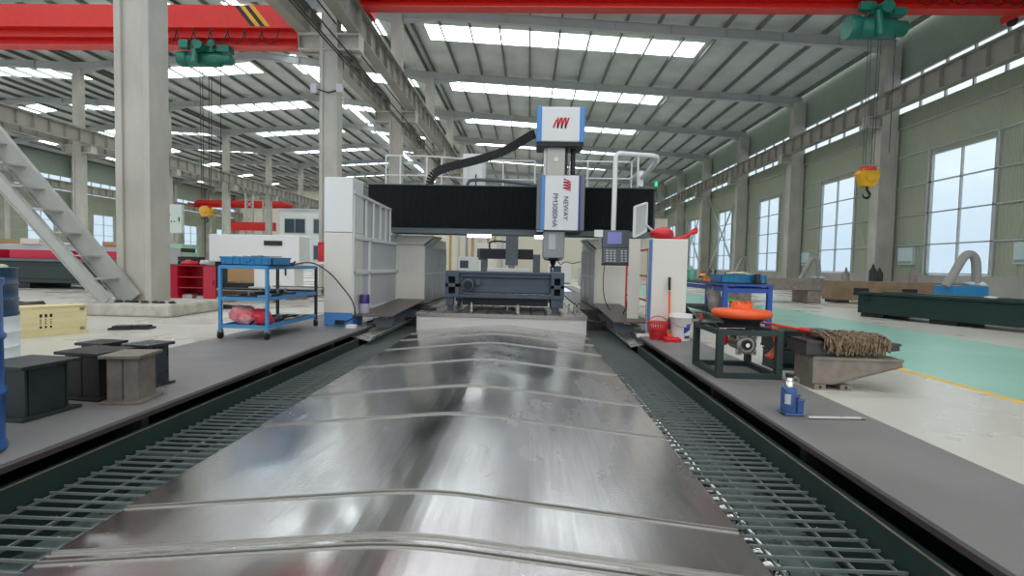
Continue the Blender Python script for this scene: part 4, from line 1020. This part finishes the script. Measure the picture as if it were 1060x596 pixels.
# white office building and far red cranes
of = thing('office_block', 'white two-storey office inside the left hall behind the far columns', 'office', (-24, 64, 0))
MB().box(-31.5, -16, 62, 70, 0, 7.4).build('walls', INTWH, of); MB().box(-31.8, -15.8, 61.8, 70.2, 7.4, 7.6).build('roof', GREYP, of)
for z in (1.2, 4.5):
    for x in (-30.9, -27.2, -23.4, -19.6):
        f_ = MB().box(x, x+2.7, 61.93, 62.0, z, z+1.9).build('window', FRM, of); m = MB().box(x+.08, x+1.3, 61.9, 61.93, z+.1, z+1.8).box(x+1.4, x+2.62, 61.9, 61.93, z+.1, z+1.8); m.build('panes', DGLASS, f_)
c_ = crane('overhead_crane', 'distant red overhead crane beam seen between the far columns of the left hall', -56.9, -33.9, 83, 9.8, 1.2)
c2 = thing('gantry_crane', 'distant red gantry crane on lattice legs beyond the white enclosure', 'gantry crane', (-38, 66, 0))
MB().box(-40.3, -34.2, 65.7, 66.3, 5.0, 6.1).build('girder', RED, c2)
m = MB()
for x0 in (-38.2, -35.8):
    for z in range(0, 10): m.bar((x0, 66, z), (x0+1.0 if z % 2 == 0 else x0, 66, z+1), .07, .07); m.bar((x0+1.0, 66, z), (x0 if z % 2 == 0 else x0+1.0, 66, z+1), .07, .07)
    m.box(x0-.08, x0+.08, 65.9, 66.1, 0, 10).box(x0+.92, x0+1.08, 65.9, 66.1, 0, 10)
m.build('lattice_leg', STEELG, c2)

# ------------------------------------------------------------------ centre background
g2 = thing('far_gantry_machine', 'second gantry machine with a short black beam, seen far behind under the near beam', 'milling machine', (-1, 25, 0))
MB().box(-2.45, .2, 24.7, 25.3, 1.35, 1.85).build('crossbeam', BELL, g2, bevel=.02); MB().box(-1.15, -.55, 24.3, 24.7, 1.05, 2.6).build('ram', CHARC, g2, bevel=.02)
MB().lathe([(.14, .85), (.16, 1.05)], (-.85, 24.5, 0), 12).build('spindle', IRON, g2); MB().box(.2, .55, 24.5, 25.5, 0, 1.6).build('column', CHARC, g2, bevel=.02); MB().box(-2.4, -2.1, 24.8, 25.4, 0, 1.35).build('column', CHARC, g2, bevel=.02)
MB().tube(smooth_path([(-2.0, 25.2, 1.85), (-2.0, 25.2, 2.15), (-1.7, 25.2, 2.25), (-1.1, 25.0, 2.2)]), .05, 6).build('cable_hose', BLACK, g2)
MB().box(-2.0, -.0, 23.9, 25.6, 0, .9).build('table', WPLAS, g2, bevel=.02)
for i, (x0, x1, y, h, ma, lb) in enumerate(((-4.2, -3.1, 30, 1.5, WHITE2, 'white machine cabinet left of the far black beam'), (-3.6, -2.2, 34, 2.5, WHITE, 'cream cabinet behind the far black beam'), (-5.6, -4.8, 27, 2.0, GPAL, 'pale green cabinet close beside the left machine column'), (1.2, 2.6, 31, 1.25, WPLAS, 'white machine base right of the far black beam'), (2.8, 4.6, 28, 1.0, GREYP, 'low grey machine base farthest right under the beam'))):
    t_ = thing('machine_cabinet', lb, 'cabinet', ((x0+x1)/2, y, 0)); MB().box(x0, x1, y-.5, y+.5, .05, h).build('body', ma, t_, bevel=.03); MB().box(x0+.1, x0+.55*(x1-x0), y-.52, y-.5, h*.55, h*.85).build('window', DGLASS, t_); MB().box(x0+.05, x1-.05, y-.45, y+.45, 0, .05).build('plinth', DARKM, t_)
struct(MB().box(-9.5, 12, 44, 44.3, 0, 5.4).build('wall_partition', ENDW))
for i in range(9):
    x = -6.6+i*.62
    t_ = thing('standing_pipe', 'tan steel pipes standing upright before the cream partition', 'pipe', (x, 41.5+(i % 3)*.5, 0), 0, 'upright pipes at the partition')
    MB().tube([(0, 0, 0), (0, 0, 3.6+.4*(i % 2))], .11, 8).build('pipe', [CARD, GREYP, STEELD][i % 3], t_, rel=False); MB().cyl((0, 0, 0), .16, .05, 'Z', 8).build('flange', DARKM, t_, rel=False)
# wall bracing between far right columns
for yf in (FR[5], FR[6]):
    m = MB()
    m.bar((18.5, yf+.4, .3), (18.5, yf+BAY-.4, 8.6), .1, .1, up=(1, 0, 0)); m.bar((18.5, yf+.4, 8.6), (18.5, yf+BAY-.4, .3), .1, .1, up=(1, 0, 0))
    struct(m.build('trim_wall_bracing', STEELG))

# ------------------------------------------------------------------ right side
def pail(label, x, y, z, r0_, r1_, h, ma, lidm=None, name='bucket', cat='bucket'):
    t_ = thing(name, label, cat, (x, y, z))
    MB().lathe([(r0_, 0), (r0_+(r1_-r0_)*.85, h*.85), (r1_+.012, h*.87), (r1_+.012, h*.9), (r1_, h*.92), (r1_+.01, h), (r1_-.005, h), (r0_-.004, .01)], (0, 0, 0), 28).build('body', ma, t_, rel=False)
    m = MB(); m.tube([((r1_+.012)*math.cos(a), (r1_+.012)*math.sin(a), h*.88-.13*math.sin((a+PI)/PI*PI*1.0)*1.0) for a in [-PI+PI*i/14 for i in range(15)]], .004, 5)
    m.build('handle', IRON, t_, rel=False); return t_
bk = pail('white plastic bucket with a blue label beside the red basket', 2.17, 7.13, .02, .135, .155, .37, WPLAS)
m = MB()
for k, (za, zb, aa, ab) in enumerate(((.10, .19, -1.5, -.75), (.19, .23, -1.25, -.75))):
    vs = []
    for i in range(7):
        a = aa+(ab-aa)*i/6; sl = (i/6)*.06
        for z in (za+sl*(k == 0), zb+sl*.2): r = .1375+.02*z/.37*.95+.002; vs.append((r*math.cos(a), r*math.sin(a), z))
    m.add(vs, [(2*i, 2*i+2, 2*i+3, 2*i+1) for i in range(6)], True)
m.build('blue_label', mat('label_blue', (30, 58, 150), .4), bk, rel=False)
m = MB()
vs = []
for i in range(7):
    a = -1.4+.7*i/6
    for z in (.035, .075): r = .1415; vs.append((r*math.cos(a), r*math.sin(a), z))
m.add(vs, [(2*i, 2*i+2, 2*i+3, 2*i+1) for i in range(6)], True); m.build('grey_label', mat('label_grey', (60, 70, 90), .5), bk, rel=False)
# red perforated basket
bs = thing('basket', 'red perforated plastic basket in front of the cream cabinet', 'basket', (1.855, 7.12, .02))
m = MB(); n = 26
for i in range(n):
    a = 2*PI*i/n; m.bar((.105*math.cos(a), .105*math.sin(a), .01), (.145*math.cos(a), .145*math.sin(a), .24), .012, .006, up=(math.cos(a), math.sin(a), 0))
for z, r in ((.01, .105), (.08, .118), (.15, .13), (.23, .145), (.245, .148)):
    m.tube([(r*math.cos(2*PI*i/24), r*math.sin(2*PI*i/24), z) for i in range(25)], .006, 5, False)
m.build('basket_weave', REDP, bs, rel=False)
MB().lathe([(.105, 0), (.105, .012)], (0, 0, 0), 20).build('base', REDP, bs, rel=False)
MB().lathe([(.10, .02), (.118, .16), (.05, .17)], (0, 0, 0), 16).build('inner_pot', mat('red_inner', (180, 40, 46), .5), bs, rel=False)
MB().tube(bez((-.14, 0, .24), (-.1, 0, .36), (.1, 0, .36), (.14, 0, .24)), .007, 6).build('handle', REDP, bs, rel=False)
# broom + dustpan
br = thing('brush', 'orange and black handled brush leaning against the cream cabinet, between basket and bucket', 'brush', (2.0, 7.06, .02))
m = MB(); A_ = Vector((0, 0, .05)); B_ = Vector((.055, .27, .88)); d = B_-A_
MB().tube([A_+d*.3, A_+d*.76], .016, 10).build('orange_grip', ORANGE, br, rel=False)
MB().tube([A_+d*.78, B_], .018, 10).build('black_grip', BLACK, br, rel=False)
MB().tube([A_+d*.12, A_+d*.3], .016, 10).build('black_sleeve', BLACK, br, rel=False)
MB().box(-.035, .035, -.03, .03, 0, .10).build('brush_head', ORANGE, br, rel=False, bevel=.01)
dp = thing('dustpan', 'small red plastic dustpan on the walkway before the white bucket', 'dustpan', (2.0, 6.9, .02))
MB().box(-.11, .11, -.05, .06, 0, .012).box(-.11, .11, .05, .06, 0, .06).box(-.11, -.1, -.05, .06, 0, .05).box(.1, .11, -.05, .06, 0, .05).build('pan', REDP, dp, rel=False, bevel=.004)
MB().box(-.09, .09, -.03, .05, .012, .05).build('raised_cover', REDP, dp, rel=False, bevel=.01)
# red cloth and rag on the right cabinet
o = MB().blob((0, 0, .07), 1, (.17, .15, .09), 14, .12, 3).build('red_rag', REDP, None, rel=False); o.location = (1.97, 7.5, 1.475); tag(o, 'red crumpled rag lying on the waist high cream cabinet', 'rag')
t_ = thing('red_streamer', 'long red cloth streamer trailing over the cream cabinet to the right', 'cloth', (2.2, 7.5, 1.463))
pts = [(2.02, 7.52, 1.463), (2.12, 7.52, 1.463), (2.24, 7.53, 1.463), (2.30, 7.54, 1.47), (2.36, 7.55, 1.50), (2.43, 7.56, 1.54), (2.50, 7.56, 1.56)]
m = MB(); vs = []
for i, p in enumerate(pts):
    h = .03+.012*i; vs += [(p[0], p[1]-.03, p[2]), (p[0], p[1]+.03, p[2]+.01), (p[0]+.01, p[1], p[2]+h), (p[0], p[1]-.04, p[2]+h*.6)]
for i in range(len(pts)-1):
    for a, b in ((0, 1), (1, 2), (2, 3), (3, 0)): m.f.append([4*i+a, 4*i+b, 4*i+4+b, 4*i+4+a]); m.sm.append(True)
m.v = vs; m.f += [[0, 3, 2, 1], [4*len(pts)-4, 4*len(pts)-3, 4*len(pts)-2, 4*len(pts)-1]]; m.sm += [False]*2
m.build('cloth_strip', REDP, t_)

# black frame with orange disc and motor
fs = thing('disc_stand', 'dark green welded frame stand carrying the orange disc and a flanged motor', 'stand', (2.07, 4.97, .02), 0)
xa, xb, ya, yb = 1.79, 2.33, 4.66, 5.30; Zt = .475
for x in (xa, xb):
    for y in (ya, yb): MB().box(x-.03, x+.03, y-.03, y+.03, .02, Zt).build('leg', FRAMEG, fs, bevel=.004)
for z in (.045, Zt-.03):
    for nm, bxs in (('cross_rail', ((xa+.03, xb-.03, ya-.028, ya+.028), (xa+.03, xb-.03, yb-.028, yb+.028))), ('side_rail', ((xa-.028, xa+.028, ya+.03, yb-.03), (xb-.028, xb+.028, ya+.03, yb-.03)))):
        for q in bxs: MB().box(*q, z-.025, z+.025).build(nm, FRAMEG, fs, bevel=.003)
MB().lathe([(.17, Zt), (.17, Zt+.05), (.20, Zt+.06), (.20, Zt+.085)], (2.11, 4.98, 0), 32).build('turntable_base', DARKM, fs)
dc = MB().lathe([(.24, Zt+.085), (.275, Zt+.10), (.28, Zt+.135), (.262, Zt+.16), (.11, Zt+.175)], (2.11, 4.98, 0), 44).build('orange_disc', ORANGE, fs)
MB().lathe([(.10, Zt+.17), (.10, Zt+.22), (.07, Zt+.225), (.07, Zt+.18)], (2.11, 4.98, 0), 24).build('hub', ORANGE, dc)
m = MB()
for i in range(10):
    a = 2*PI*i/10; m.cyl((2.11+.085*math.cos(a), 4.98+.085*math.sin(a), Zt+.22), .009, .03, 'Z', 8)
m.build('hub_pins', ORANGE, dc)
mf = MB().lathe([(.06, -.02), (.088, -.02), (.09, 0), (.09, .02), (.07, .03), (.07, .26), (.06, .28)], (2.06, 4.73, .325), 28, 'Y').build('motor', IRON, fs)
m = MB()
for s_, t__ in ((1, 1), (1, -1), (-1, 1), (-1, -1)): m.box(2.06+s_*.068-.028, 2.06+s_*.068+.028, 4.713, 4.735, .325+t__*.068-.028, .325+t__*.068+.028)
m.build('flange_corners', IRON, mf, bevel=.008)
MB().lathe([(.05, -.03), (.05, -.021), (.03, -.021), (.03, -.03)], (2.06, 4.73, .325), 24, 'Y').build('bearing_ring', DARKM, mf)
MB().cyl((2.06, 4.69, .325), .02, .05, 'Y', 12).build('shaft', CHROME, mf)
for s_, t__ in ((1, 1), (1, -1), (-1, 1), (-1, -1)): MB().cyl((2.06+s_*.07, 4.706, .325+t__*.07), .009, .01, 'Y', 6).build('bolt', DARKM, mf)
MB().box(1.98, 2.14, 4.8, 5.0, .405, Zt-.03).build('motor_mount', DARKM, fs)
MB().tube(smooth_path([(1.80, 5.25, Zt+.01), (1.72, 5.0, .52), (1.70, 4.9, .50), (1.80, 4.85, .505), (1.84, 4.8, .42), (1.86, 4.85, .35), (1.92, 5.0, .28), (2.05, 5.1, .30)]), .012, 6).build('cable', BLACK, fs)
MB().lathe([(.045, 0), (.055, .03), (.055, .12), (.04, .15)], (1.90, 4.9, .30), 14).build('red_motor_cap', REDP, fs)
MB().lathe([(.02, 0), (.02, .08)], (1.76, 5.1, .5), 10).build('cable_gland', mat('gland_red', (170, 60, 60), .5), fs)
og = thing('orange_cable_guard', 'orange curved strap hanging on the right side of the disc stand', 'strap', (2.42, 4.98, .2))
m = MB(); q = [(2.375, 4.96, .47), (2.43, 4.96, .44), (2.48, 4.97, .36), (2.475, 4.97, .27), (2.42, 4.97, .20), (2.375, 4.97, .17)]
p_ = smooth_path(q, 4)
for a, b in zip(p_, p_[1:]): m.bar(a, b, .10, .03, up=((b-a).normalized().cross(Vector((0, 1, 0)))))
m.build('strap_band', ORANGE, og)
MB().tube([(2.40, 4.93, .40), (2.43, 4.92, .30), (2.40, 4.93, .22)], .012, 6).build('strap_buckle', ORANGE, og)
# tapered steel brackets, mop
def bracket(label, x, y, z, rz, L, h, ma, w_=.3):
    t_ = thing('tapered_bracket', label, 'steel bracket', (x, y, z), rz)
    MB().box(0, .02, -w_/2, w_/2, 0, h).build('end_plate', ma, t_, rel=False)
    MB().box(.0, L, -w_/2, w_/2, h-.02, h).build('top_plate', ma, t_, rel=False, bevel=.002)
    MB().prism([(.02, .0), (.25*L, 0), (L, h-.06), (L, h-.02), (.02, h-.02)], 'Y', -w_/2+.02, -w_/2+.035).prism([(.02, .0), (.25*L, 0), (L, h-.06), (L, h-.02), (.02, h-.02)], 'Y', w_/2-.035, w_/2-.02).build('side_web', ma, t_, rel=False)
    dv = math.hypot(.75*L, h-.06); m = MB(); m.add([(.02, -w_/2+.0, 0), (.25*L, -w_/2, 0), (.25*L, w_/2, 0), (.02, w_/2, 0), (L, -w_/2, h-.06), (L, w_/2, h-.06)], [(0, 3, 2, 1), (1, 2, 5, 4)])
    m.build('bottom_plate', ma, t_, rel=False); return t_
b1 = bracket('lower tapered grey-brown steel bracket on small blocks beside the blue jack', 2.50, 4.55, .05, -.06, .74, .235, GREYST, .34)
for x in (2.56, 2.78):
    t_ = thing('packing_block', 'small %s steel block under the lower tapered bracket' % ('left' if x < 2.6 else 'right'), 'block', (x, 4.42, 0)); MB().box(-.05, .05, -.04, .2, 0, .047).build('block', GREYST, t_, rel=False, bevel=.006); MB().cyl((0, -.045, .024), .012, .006, 'Y', 8).build('plug', DARKM, t_, rel=False)
b2 = bracket('upper tapered dark steel bracket stacked under the rope mop', 2.47, 4.62, .29, -.03, .80, .12, mat('bracket_dark', (72, 72, 70), .4, .3, var=.1), .34)
for i, (x, y, z, h, lb) in enumerate(((2.62, 5.35, 0, .2, 'lower long dark green channel beam behind the tapered brackets'), (2.62, 5.40, .21, .2, 'upper long dark green channel beam behind the tapered brackets'))):
    t_ = thing('channel_beam', lb, 'steel beam', (x, y, z)); w2 = .62
    MB().box(-.05, w2, -.15, .15, 0, .02).box(-.05, w2, -.15, .15, h-.02, h).box(-.05, w2, .1, .13, .02, h-.02).build('channel', DKGREEN, t_, rel=False, bevel=.003)
    MB().box(-.05, -.03, -.14, .09, .02, h-.02).build('end_stiffener', DKGREEN, t_, rel=False)
mp = thing('rope_mop', 'brown rope mop with an orange handle lying on the tapered brackets', 'mop', (2.9, 4.6, .41))
MB().tube([(2.36, 5.25, .5), (2.60, 4.78, .475)], .014, 8).build('handle', mat('mop_handle_orange', (226, 84, 48), .4), mp)
MB().tube([(2.59, 4.80, .475), (2.64, 4.70, .47)], .022, 8).build('socket', REDP, mp)
m = MB(); rd = random.Random(2)
for i in range(300):
    x = 2.63+rd.random()*.52; y0_ = 4.60+rd.uniform(-.12, .14); side = rd.choice([-1, -1, -1, 1])
    L = rd.uniform(.07, .17); zt = .428+rd.uniform(0, .055)*(1-abs(y0_-4.6)*3)
    ye = 4.6+side*rd.uniform(.17, .21); drop = rd.uniform(.03, .13) if side < 0 else .02
    m.tube([(x, y0_, zt), (x+rd.uniform(-.02, .02), (y0_+ye)/2, zt+.012), (x+rd.uniform(-.03, .03), ye, zt-.01), (x+rd.uniform(-.04, .04), ye-.005, .428-drop)], .0065, 4)
m.build('yarn', MOP, mp)
# hydraulic jack
jk = thing('bottle_jack', 'blue hydraulic bottle jack with a chrome ram on the right walkway', 'jack', (1.86, 3.53, .02))
MB().box(-.065, .075, -.06, .06, 0, .018).build('base', JACKB, jk, rel=False, bevel=.008)
MB().lathe([(.05, .018), (.052, .03), (.052, .17), (.046, .185), (.03, .195)], (-.01, 0, 0), 24).build('cylinder', JACKB, jk, rel=False)
MB().lathe([(.026, .19), (.026, .235), (.022, .236), (.022, .262)], (-.01, 0, 0), 18).build('ram', CHROME, jk, rel=False)
MB().lathe([(.028, .262), (.030, .285)], (-.01, 0, 0), 16).build('saddle', DARKM, jk, rel=False)
MB().box(.03, .075, -.045, -.005, .018, .10).box(.025, .08, -.05, 0, .10, .115).build('pump_block', JACKB, jk, rel=False, bevel=.006)
MB().tube([(.052, -.025, .11), (.052, -.025, .145)], .012, 8).build('pump_plunger', IRON, jk, rel=False)
MB().tube([(-.075, -.03, .20), (-.05, -.03, .17), (-.03, -.04, .15), (.04, -.045, .13)], .008, 6).build('lever_link', JACKB, jk, rel=False)
MB().tube([(-.09, -.05, .02), (-.05, -.05, .012)], .008, 6).build('release_valve', DARKM, jk, rel=False)
vs = []
m = MB()
for i in range(5):
    a = -2.5+.7*i/4; vs += [(.0535*math.cos(a)-.01, .0535*math.sin(a), .08), (.0535*math.cos(a)-.01, .0535*math.sin(a), .15)]
m.add(vs, [(2*i, 2*i+2, 2*i+3, 2*i+1) for i in range(4)], True); m.build('label', GREYP, jk, rel=False)
hb_ = thing('jack_handle', 'bare steel jack handle bar lying right of the blue jack', 'bar', (2.12, 3.42, .02))
MB().tube([(-.19, .0, .011), (.19, .02, .011)], .0095, 10).build('tube', ALU, hb_, rel=False); MB().tube([(.17, .019, .011), (.2, .0205, .011)], .0115, 10).build('end_sleeve', IRON, hb_, rel=False)
# blue bench
be = thing('work_bench', 'long dark blue steel work bench behind the orange disc', 'bench', (4.0, 10.6, 0))
q = [(3.62, 9.15), (4.42, 9.15), (4.42, 12.1), (3.95, 12.1)]
q = [(3.58, 9.15), (4.38, 9.15), (4.38, 12.2), (3.58, 12.2)]
MB().box(3.52, 4.42, 9.1, 12.4, .74, .775).build('worktop', BENCHB, be, bevel=.004)
MB().box(3.55, 4.4, 9.12, 12.38, .775, .782).build('rubber_mat', DARKM, be)
for x in (3.57, 4.37):
    for y in (9.16, 12.3): MB().box(x-.04, x+.04, y-.04, y+.04, 0, .74).build('leg', BENCHB, be)
MB().box(3.6, 4.34, 9.13, 9.19, .62, .70).box(3.6, 4.34, 9.14, 9.18, .12, .18).build('end_rail', BENCHB, be)
MB().box(4.35, 4.39, 9.2, 12.3, .64, .72).box(3.55, 3.59, 9.2, 12.3, .64, .72).build('side_rail', BENCHB, be)
MB().box(3.6, 4.35, 9.2, 12.3, .18, .2).build('lower_shelf', DARKM, be)
bc = thing('parts_crate', 'large blue crate of parts on the far dark blue bench', 'crate', (4.05, 9.8, .782))
m = MB(); a, b, c, d, h = -.42, .42, -.28, .28, .16
m.box(a, b, c, d, 0, .012).box(a, b, c, c+.012, 0, h).box(a, b, d-.012, d, 0, h).box(a, a+.012, c, d, 0, h).box(b-.012, b, c, d, 0, h).box(a-.014, b+.014, c-.014, c, h-.02, h)
for i in range(8): m.box(a+.05+i*.1, a+.06+i*.1, c-.01, c, .01, h-.02)
m.build('crate_body', BINB, bc, rel=False); MB().box(-.07, .07, c-.024, c-.014, h-.05, h-.03).build('handle', BINB, bc, rel=False)
lump('paper_bundle', 'crumpled cream paper on the blue bench crate', 'paper', (4.05, 9.8, .93), (.2, .16, .035), CLOTH, 6, .35)
def bottle(label, x, y, z, r, h, ma, cap):
    t_ = thing('bottle', label, 'bottle', (x, y, z))
    MB().lathe([(r, 0), (r, h*.62), (r*.5, h*.78), (r*.4, h*.82)], (0, 0, 0), 16).build('body', ma, t_, rel=False); MB().lathe([(r*.45, h*.82), (r*.45, h)], (0, 0, 0), 12).build('cap', cap, t_, rel=False)
bottle('teal plastic bottle at the far left end of the blue bench', 3.75, 11.6, .782, .09, .34, TEAL, WPLAS)
bottle('yellow bottle beside the teal one on the blue bench', 3.85, 11.15, .782, .08, .2, mat('bottle_yellow', (226, 178, 60), .4), REDP)
bottle('grey metal can standing on the lower shelf of the blue bench', 3.7, 9.5, .2, .07, .3, IRON, DARKM)
labs = ['small orange-lidded can', 'grey valve body', 'dark motor with hose', 'red hose reel', 'steel bracket lump', 'dark casting part', 'grey casting part']
spots = [(3.75, 10.5), (4.0, 10.7), (4.25, 9.4), (4.3, 10.8), (3.8, 10.9), (4.25, 11.6), (4.1, 11.3)]
for i, ((x, y), lb) in enumerate(zip(spots, labs)):
    ma = [ORANGE, IRON, DARKM, CRIM, GREYST, DARKM, IRON][i]; h = [.1, .14, .18, .22, .12, .24, .28][i]
    t_ = thing('machine_part', lb+' on the blue bench top', 'machine part', (x, y, .782), i*.7)
    MB().lathe([(.07, 0), (.075, h*.3), (.05, h*.5), (.055, h)], (0, 0, 0), 12).build('body', ma, t_, rel=False); MB().box(-.1, .02, -.04, .04, 0, h*.4).build('flange', ma, t_, rel=False, bevel=.01); MB().tube([(0, 0, h*.7), (.12, 0, h*.8)], .02, 6).build('spigot', DARKM, t_, rel=False)
t_ = thing('green_valve', 'bright green fitting on the shelf behind the orange disc', 'fitting', (3.75, 9.3, .2)); MB().tube([(-.1, 0, .30), (.12, 0, .24)], .035, 8).build('body', mat('fitting_green', (90, 210, 90), .4), t_, rel=False); MB().cyl((0, 0, 0), .03, .27, 'Z', 8).build('stem', DARKM, t_, rel=False)
o = MB().prism([(-.3, 0), (.25, 0), (.3, .02), (.05, .3), (-.05, .32), (-.1, .1)], 'Y', -.2, .2).build('tarp_sheet', BLACK, None, rel=False); o.location = (3.2, 10.6, 0); tag(o, 'black folded sheet on the floor before the bench, left', 'sheet')
o = MB().blob((0, 0, .28), 1, (.11, .2, .3), 12, .25, 12).build('wrapped_bundle', mat('bundle_grey', (160, 154, 146), .8, var=.2, scale=8), None, rel=False); o.location = (3.62, 9.8, 0.203); tag(o, 'grey wrapped bundle standing on the lower shelf of the blue bench, behind the disc', 'bundle')
# dark green bed at right
A = Vector((7.85, 12.1, 0)); B = Vector((11.1, 3.75, 0)); d = (B-A).normalized(); n_ = Vector((-d.y, d.x, 0))   # n_ points to +x side
bd = thing('machine_bed', 'long dark green machine bed lying by the green lane at the right', 'machine bed', (9.4, 8.0, 0))
def orb(t0, t1, s0, s1, z0, z1, name, ma, par=bd, bev=0.0):
    q = [A+d*t0+n_*s0, A+d*t1+n_*s0, A+d*t1+n_*s1, A+d*t0+n_*s1]
    return MB().add([(v.x, v.y, z0) for v in q]+[(v.x, v.y, z1) for v in q], [(0, 3, 2, 1), (4, 5, 6, 7), (0, 1, 5, 4), (1, 2, 6, 5), (2, 3, 7, 6), (3, 0, 4, 7)]).build(name, ma, par, bevel=bev)
orb(0, 8.9, 0, 1.0, .09, .52, 'bed_body', DKGREEN, bev=.01)
orb(-.01, 8.9, -.06, .2, .53, .585, 'top_rail', DKGREEN, bev=.006); orb(-.01, 8.9, .8, 1.06, .53, .585, 'top_rail', DKGREEN, bev=.006)
for t0 in (.05, 1.5, 3.1, 4.7, 6.4, 8.0): orb(t0, t0+.5, .05, .95, 0, .09, 'foot', DARKM)
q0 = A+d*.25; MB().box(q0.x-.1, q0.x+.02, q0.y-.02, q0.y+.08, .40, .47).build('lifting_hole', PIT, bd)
lump('glove', 'white work glove left on the green bed at the right', 'glove', (9.02, 10.0, .58), (.12, .06, .025), WPLAS, 3, .2)
# rust beams beyond
t_ = thing('hollow_beam', 'rust brown hollow machine base beam farther back beyond the green lane', 'machine base', (12, 17.3, 0))
MB().box(10.4, 15.2, 17.2, 18.0, .1, .75).build('beam_body', RUSTB, t_, bevel=.02)
m = MB()
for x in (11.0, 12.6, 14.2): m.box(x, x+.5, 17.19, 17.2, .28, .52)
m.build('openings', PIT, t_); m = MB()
for x in (10.5, 12.7, 14.7): m.box(x, x+.4, 17.25, 17.95, 0, .1)
m.build('feet', DARKM, t_)
t_ = thing('hollow_beam', 'grey brown base beam on block legs just left of the rust brown one', 'machine base', (8.4, 17, 0))
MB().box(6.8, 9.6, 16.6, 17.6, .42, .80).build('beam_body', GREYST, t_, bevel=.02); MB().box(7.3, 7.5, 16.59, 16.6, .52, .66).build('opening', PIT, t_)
for x in (6.9, 9.15): MB().box(x, x+.45, 16.62, 17.58, 0, .42).build('leg', GREYST, t_, bevel=.02)
# fume extractors with hoops
def fume(label, x, y, hs=1.0):
    t_ = thing('fume_extractor', label, 'fume extractor', (x, y, 0))
    MB().box(-.55, .55, -.4, .4, 0.0, .42).build('base_cabinet', GREYST, t_, rel=False, bevel=.02)
    MB().box(-.5, .4, -.3, .35, .42, .75).build('blue_tank', BINB, t_, rel=False, bevel=.03)
    p = smooth_path([(-.55, -.1, .72), (-.35, -.1, 1.1), (-.12, -.1, 1.55), (.05, -.1, 1.62), (.18, -.1, 1.45), (.22, -.1, 1.0), (.2, -.1, .75)], 5)
    MB().tube([(a, b, .75+(c-.75)*hs) for a, b, c in p], .105, 10).build('suction_hose', HOSE, t_, rel=False)
    MB().blob((.3, 0, .8), 1, (.3, .2, .07), 10, .3, 4).build('rag', WPLAS, t_, rel=False)
fume('blue fume extractor with a grey hose hoop behind the green bed at right', 11.55, 13.6, .95)
fume('blue fume extractor with a grey hose hoop farther back by the rust beam', 12.6, 22.6, 1.0)
fume('blue fume extractor with a grey hose hoop farthest back behind the blue bench', 12.7, 30.0, 1.2)
for x, y, h, lb in ((16.8, 24.9, 1.45, 'tall dark gas cylinder left of the big right column'), (17.6, 25.6, 1.3, 'dark pump stand just left of the big right column'), (18.2, 24.2, 1.35, 'grey pump with hoses right of the big right column'), (13.9, 22.3, 1.2, 'grey bin beside the middle fume extractor')):
    t_ = thing('gas_cylinder', lb, 'cylinder', (x, y, 0)); MB().lathe([(.16, 0), (.16, h*.8), (.06, h*.92), (.05, h)], (0, 0, 0), 14).build('body', DARKM if 'dark' in lb else GREYST, t_, rel=False); MB().cyl((0, 0, h), .04, .06, 'Z', 8).build('valve', IRON, t_, rel=False)
for y, lb in ((25.55, 'pale notice board on the green wall beside the large window'), (19.5, 'pale notice board on the green wall at the right edge of the picture'), (34.6, 'pale notice board on the green wall beyond the big column')):
    t_ = thing('notice_board', lb, 'notice board', (18.86, y, 1.5)); MB().box(18.76, 18.899, y-.48, y+.48, 1.5, 2.35).build('panel', POST, t_); MB().box(18.755, 18.76, y-.44, y+.44, 1.56, 1.68).build('printed_band', mat('board_grey', (140, 160, 164), .5), t_)

t_ = thing('paint_can', 'small can with a purple band on the left step plate by the tall cream cabinet', 'can', (-2.66, 8.0, .198))
MB().lathe([(.075, 0), (.078, .01), (.078, .15), (.075, .16)], (0, 0, 0), 20).build('lower_body', mat('can_pale', (186, 176, 200), .4), t_, rel=False)
MB().lathe([(.079, .16), (.079, .29), (.07, .30)], (0, 0, 0), 20).build('purple_band', PURPLE, t_, rel=False)
MB().lathe([(.072, .30), (.072, .31)], (0, 0, 0), 20).build('lid', IRON, t_, rel=False)
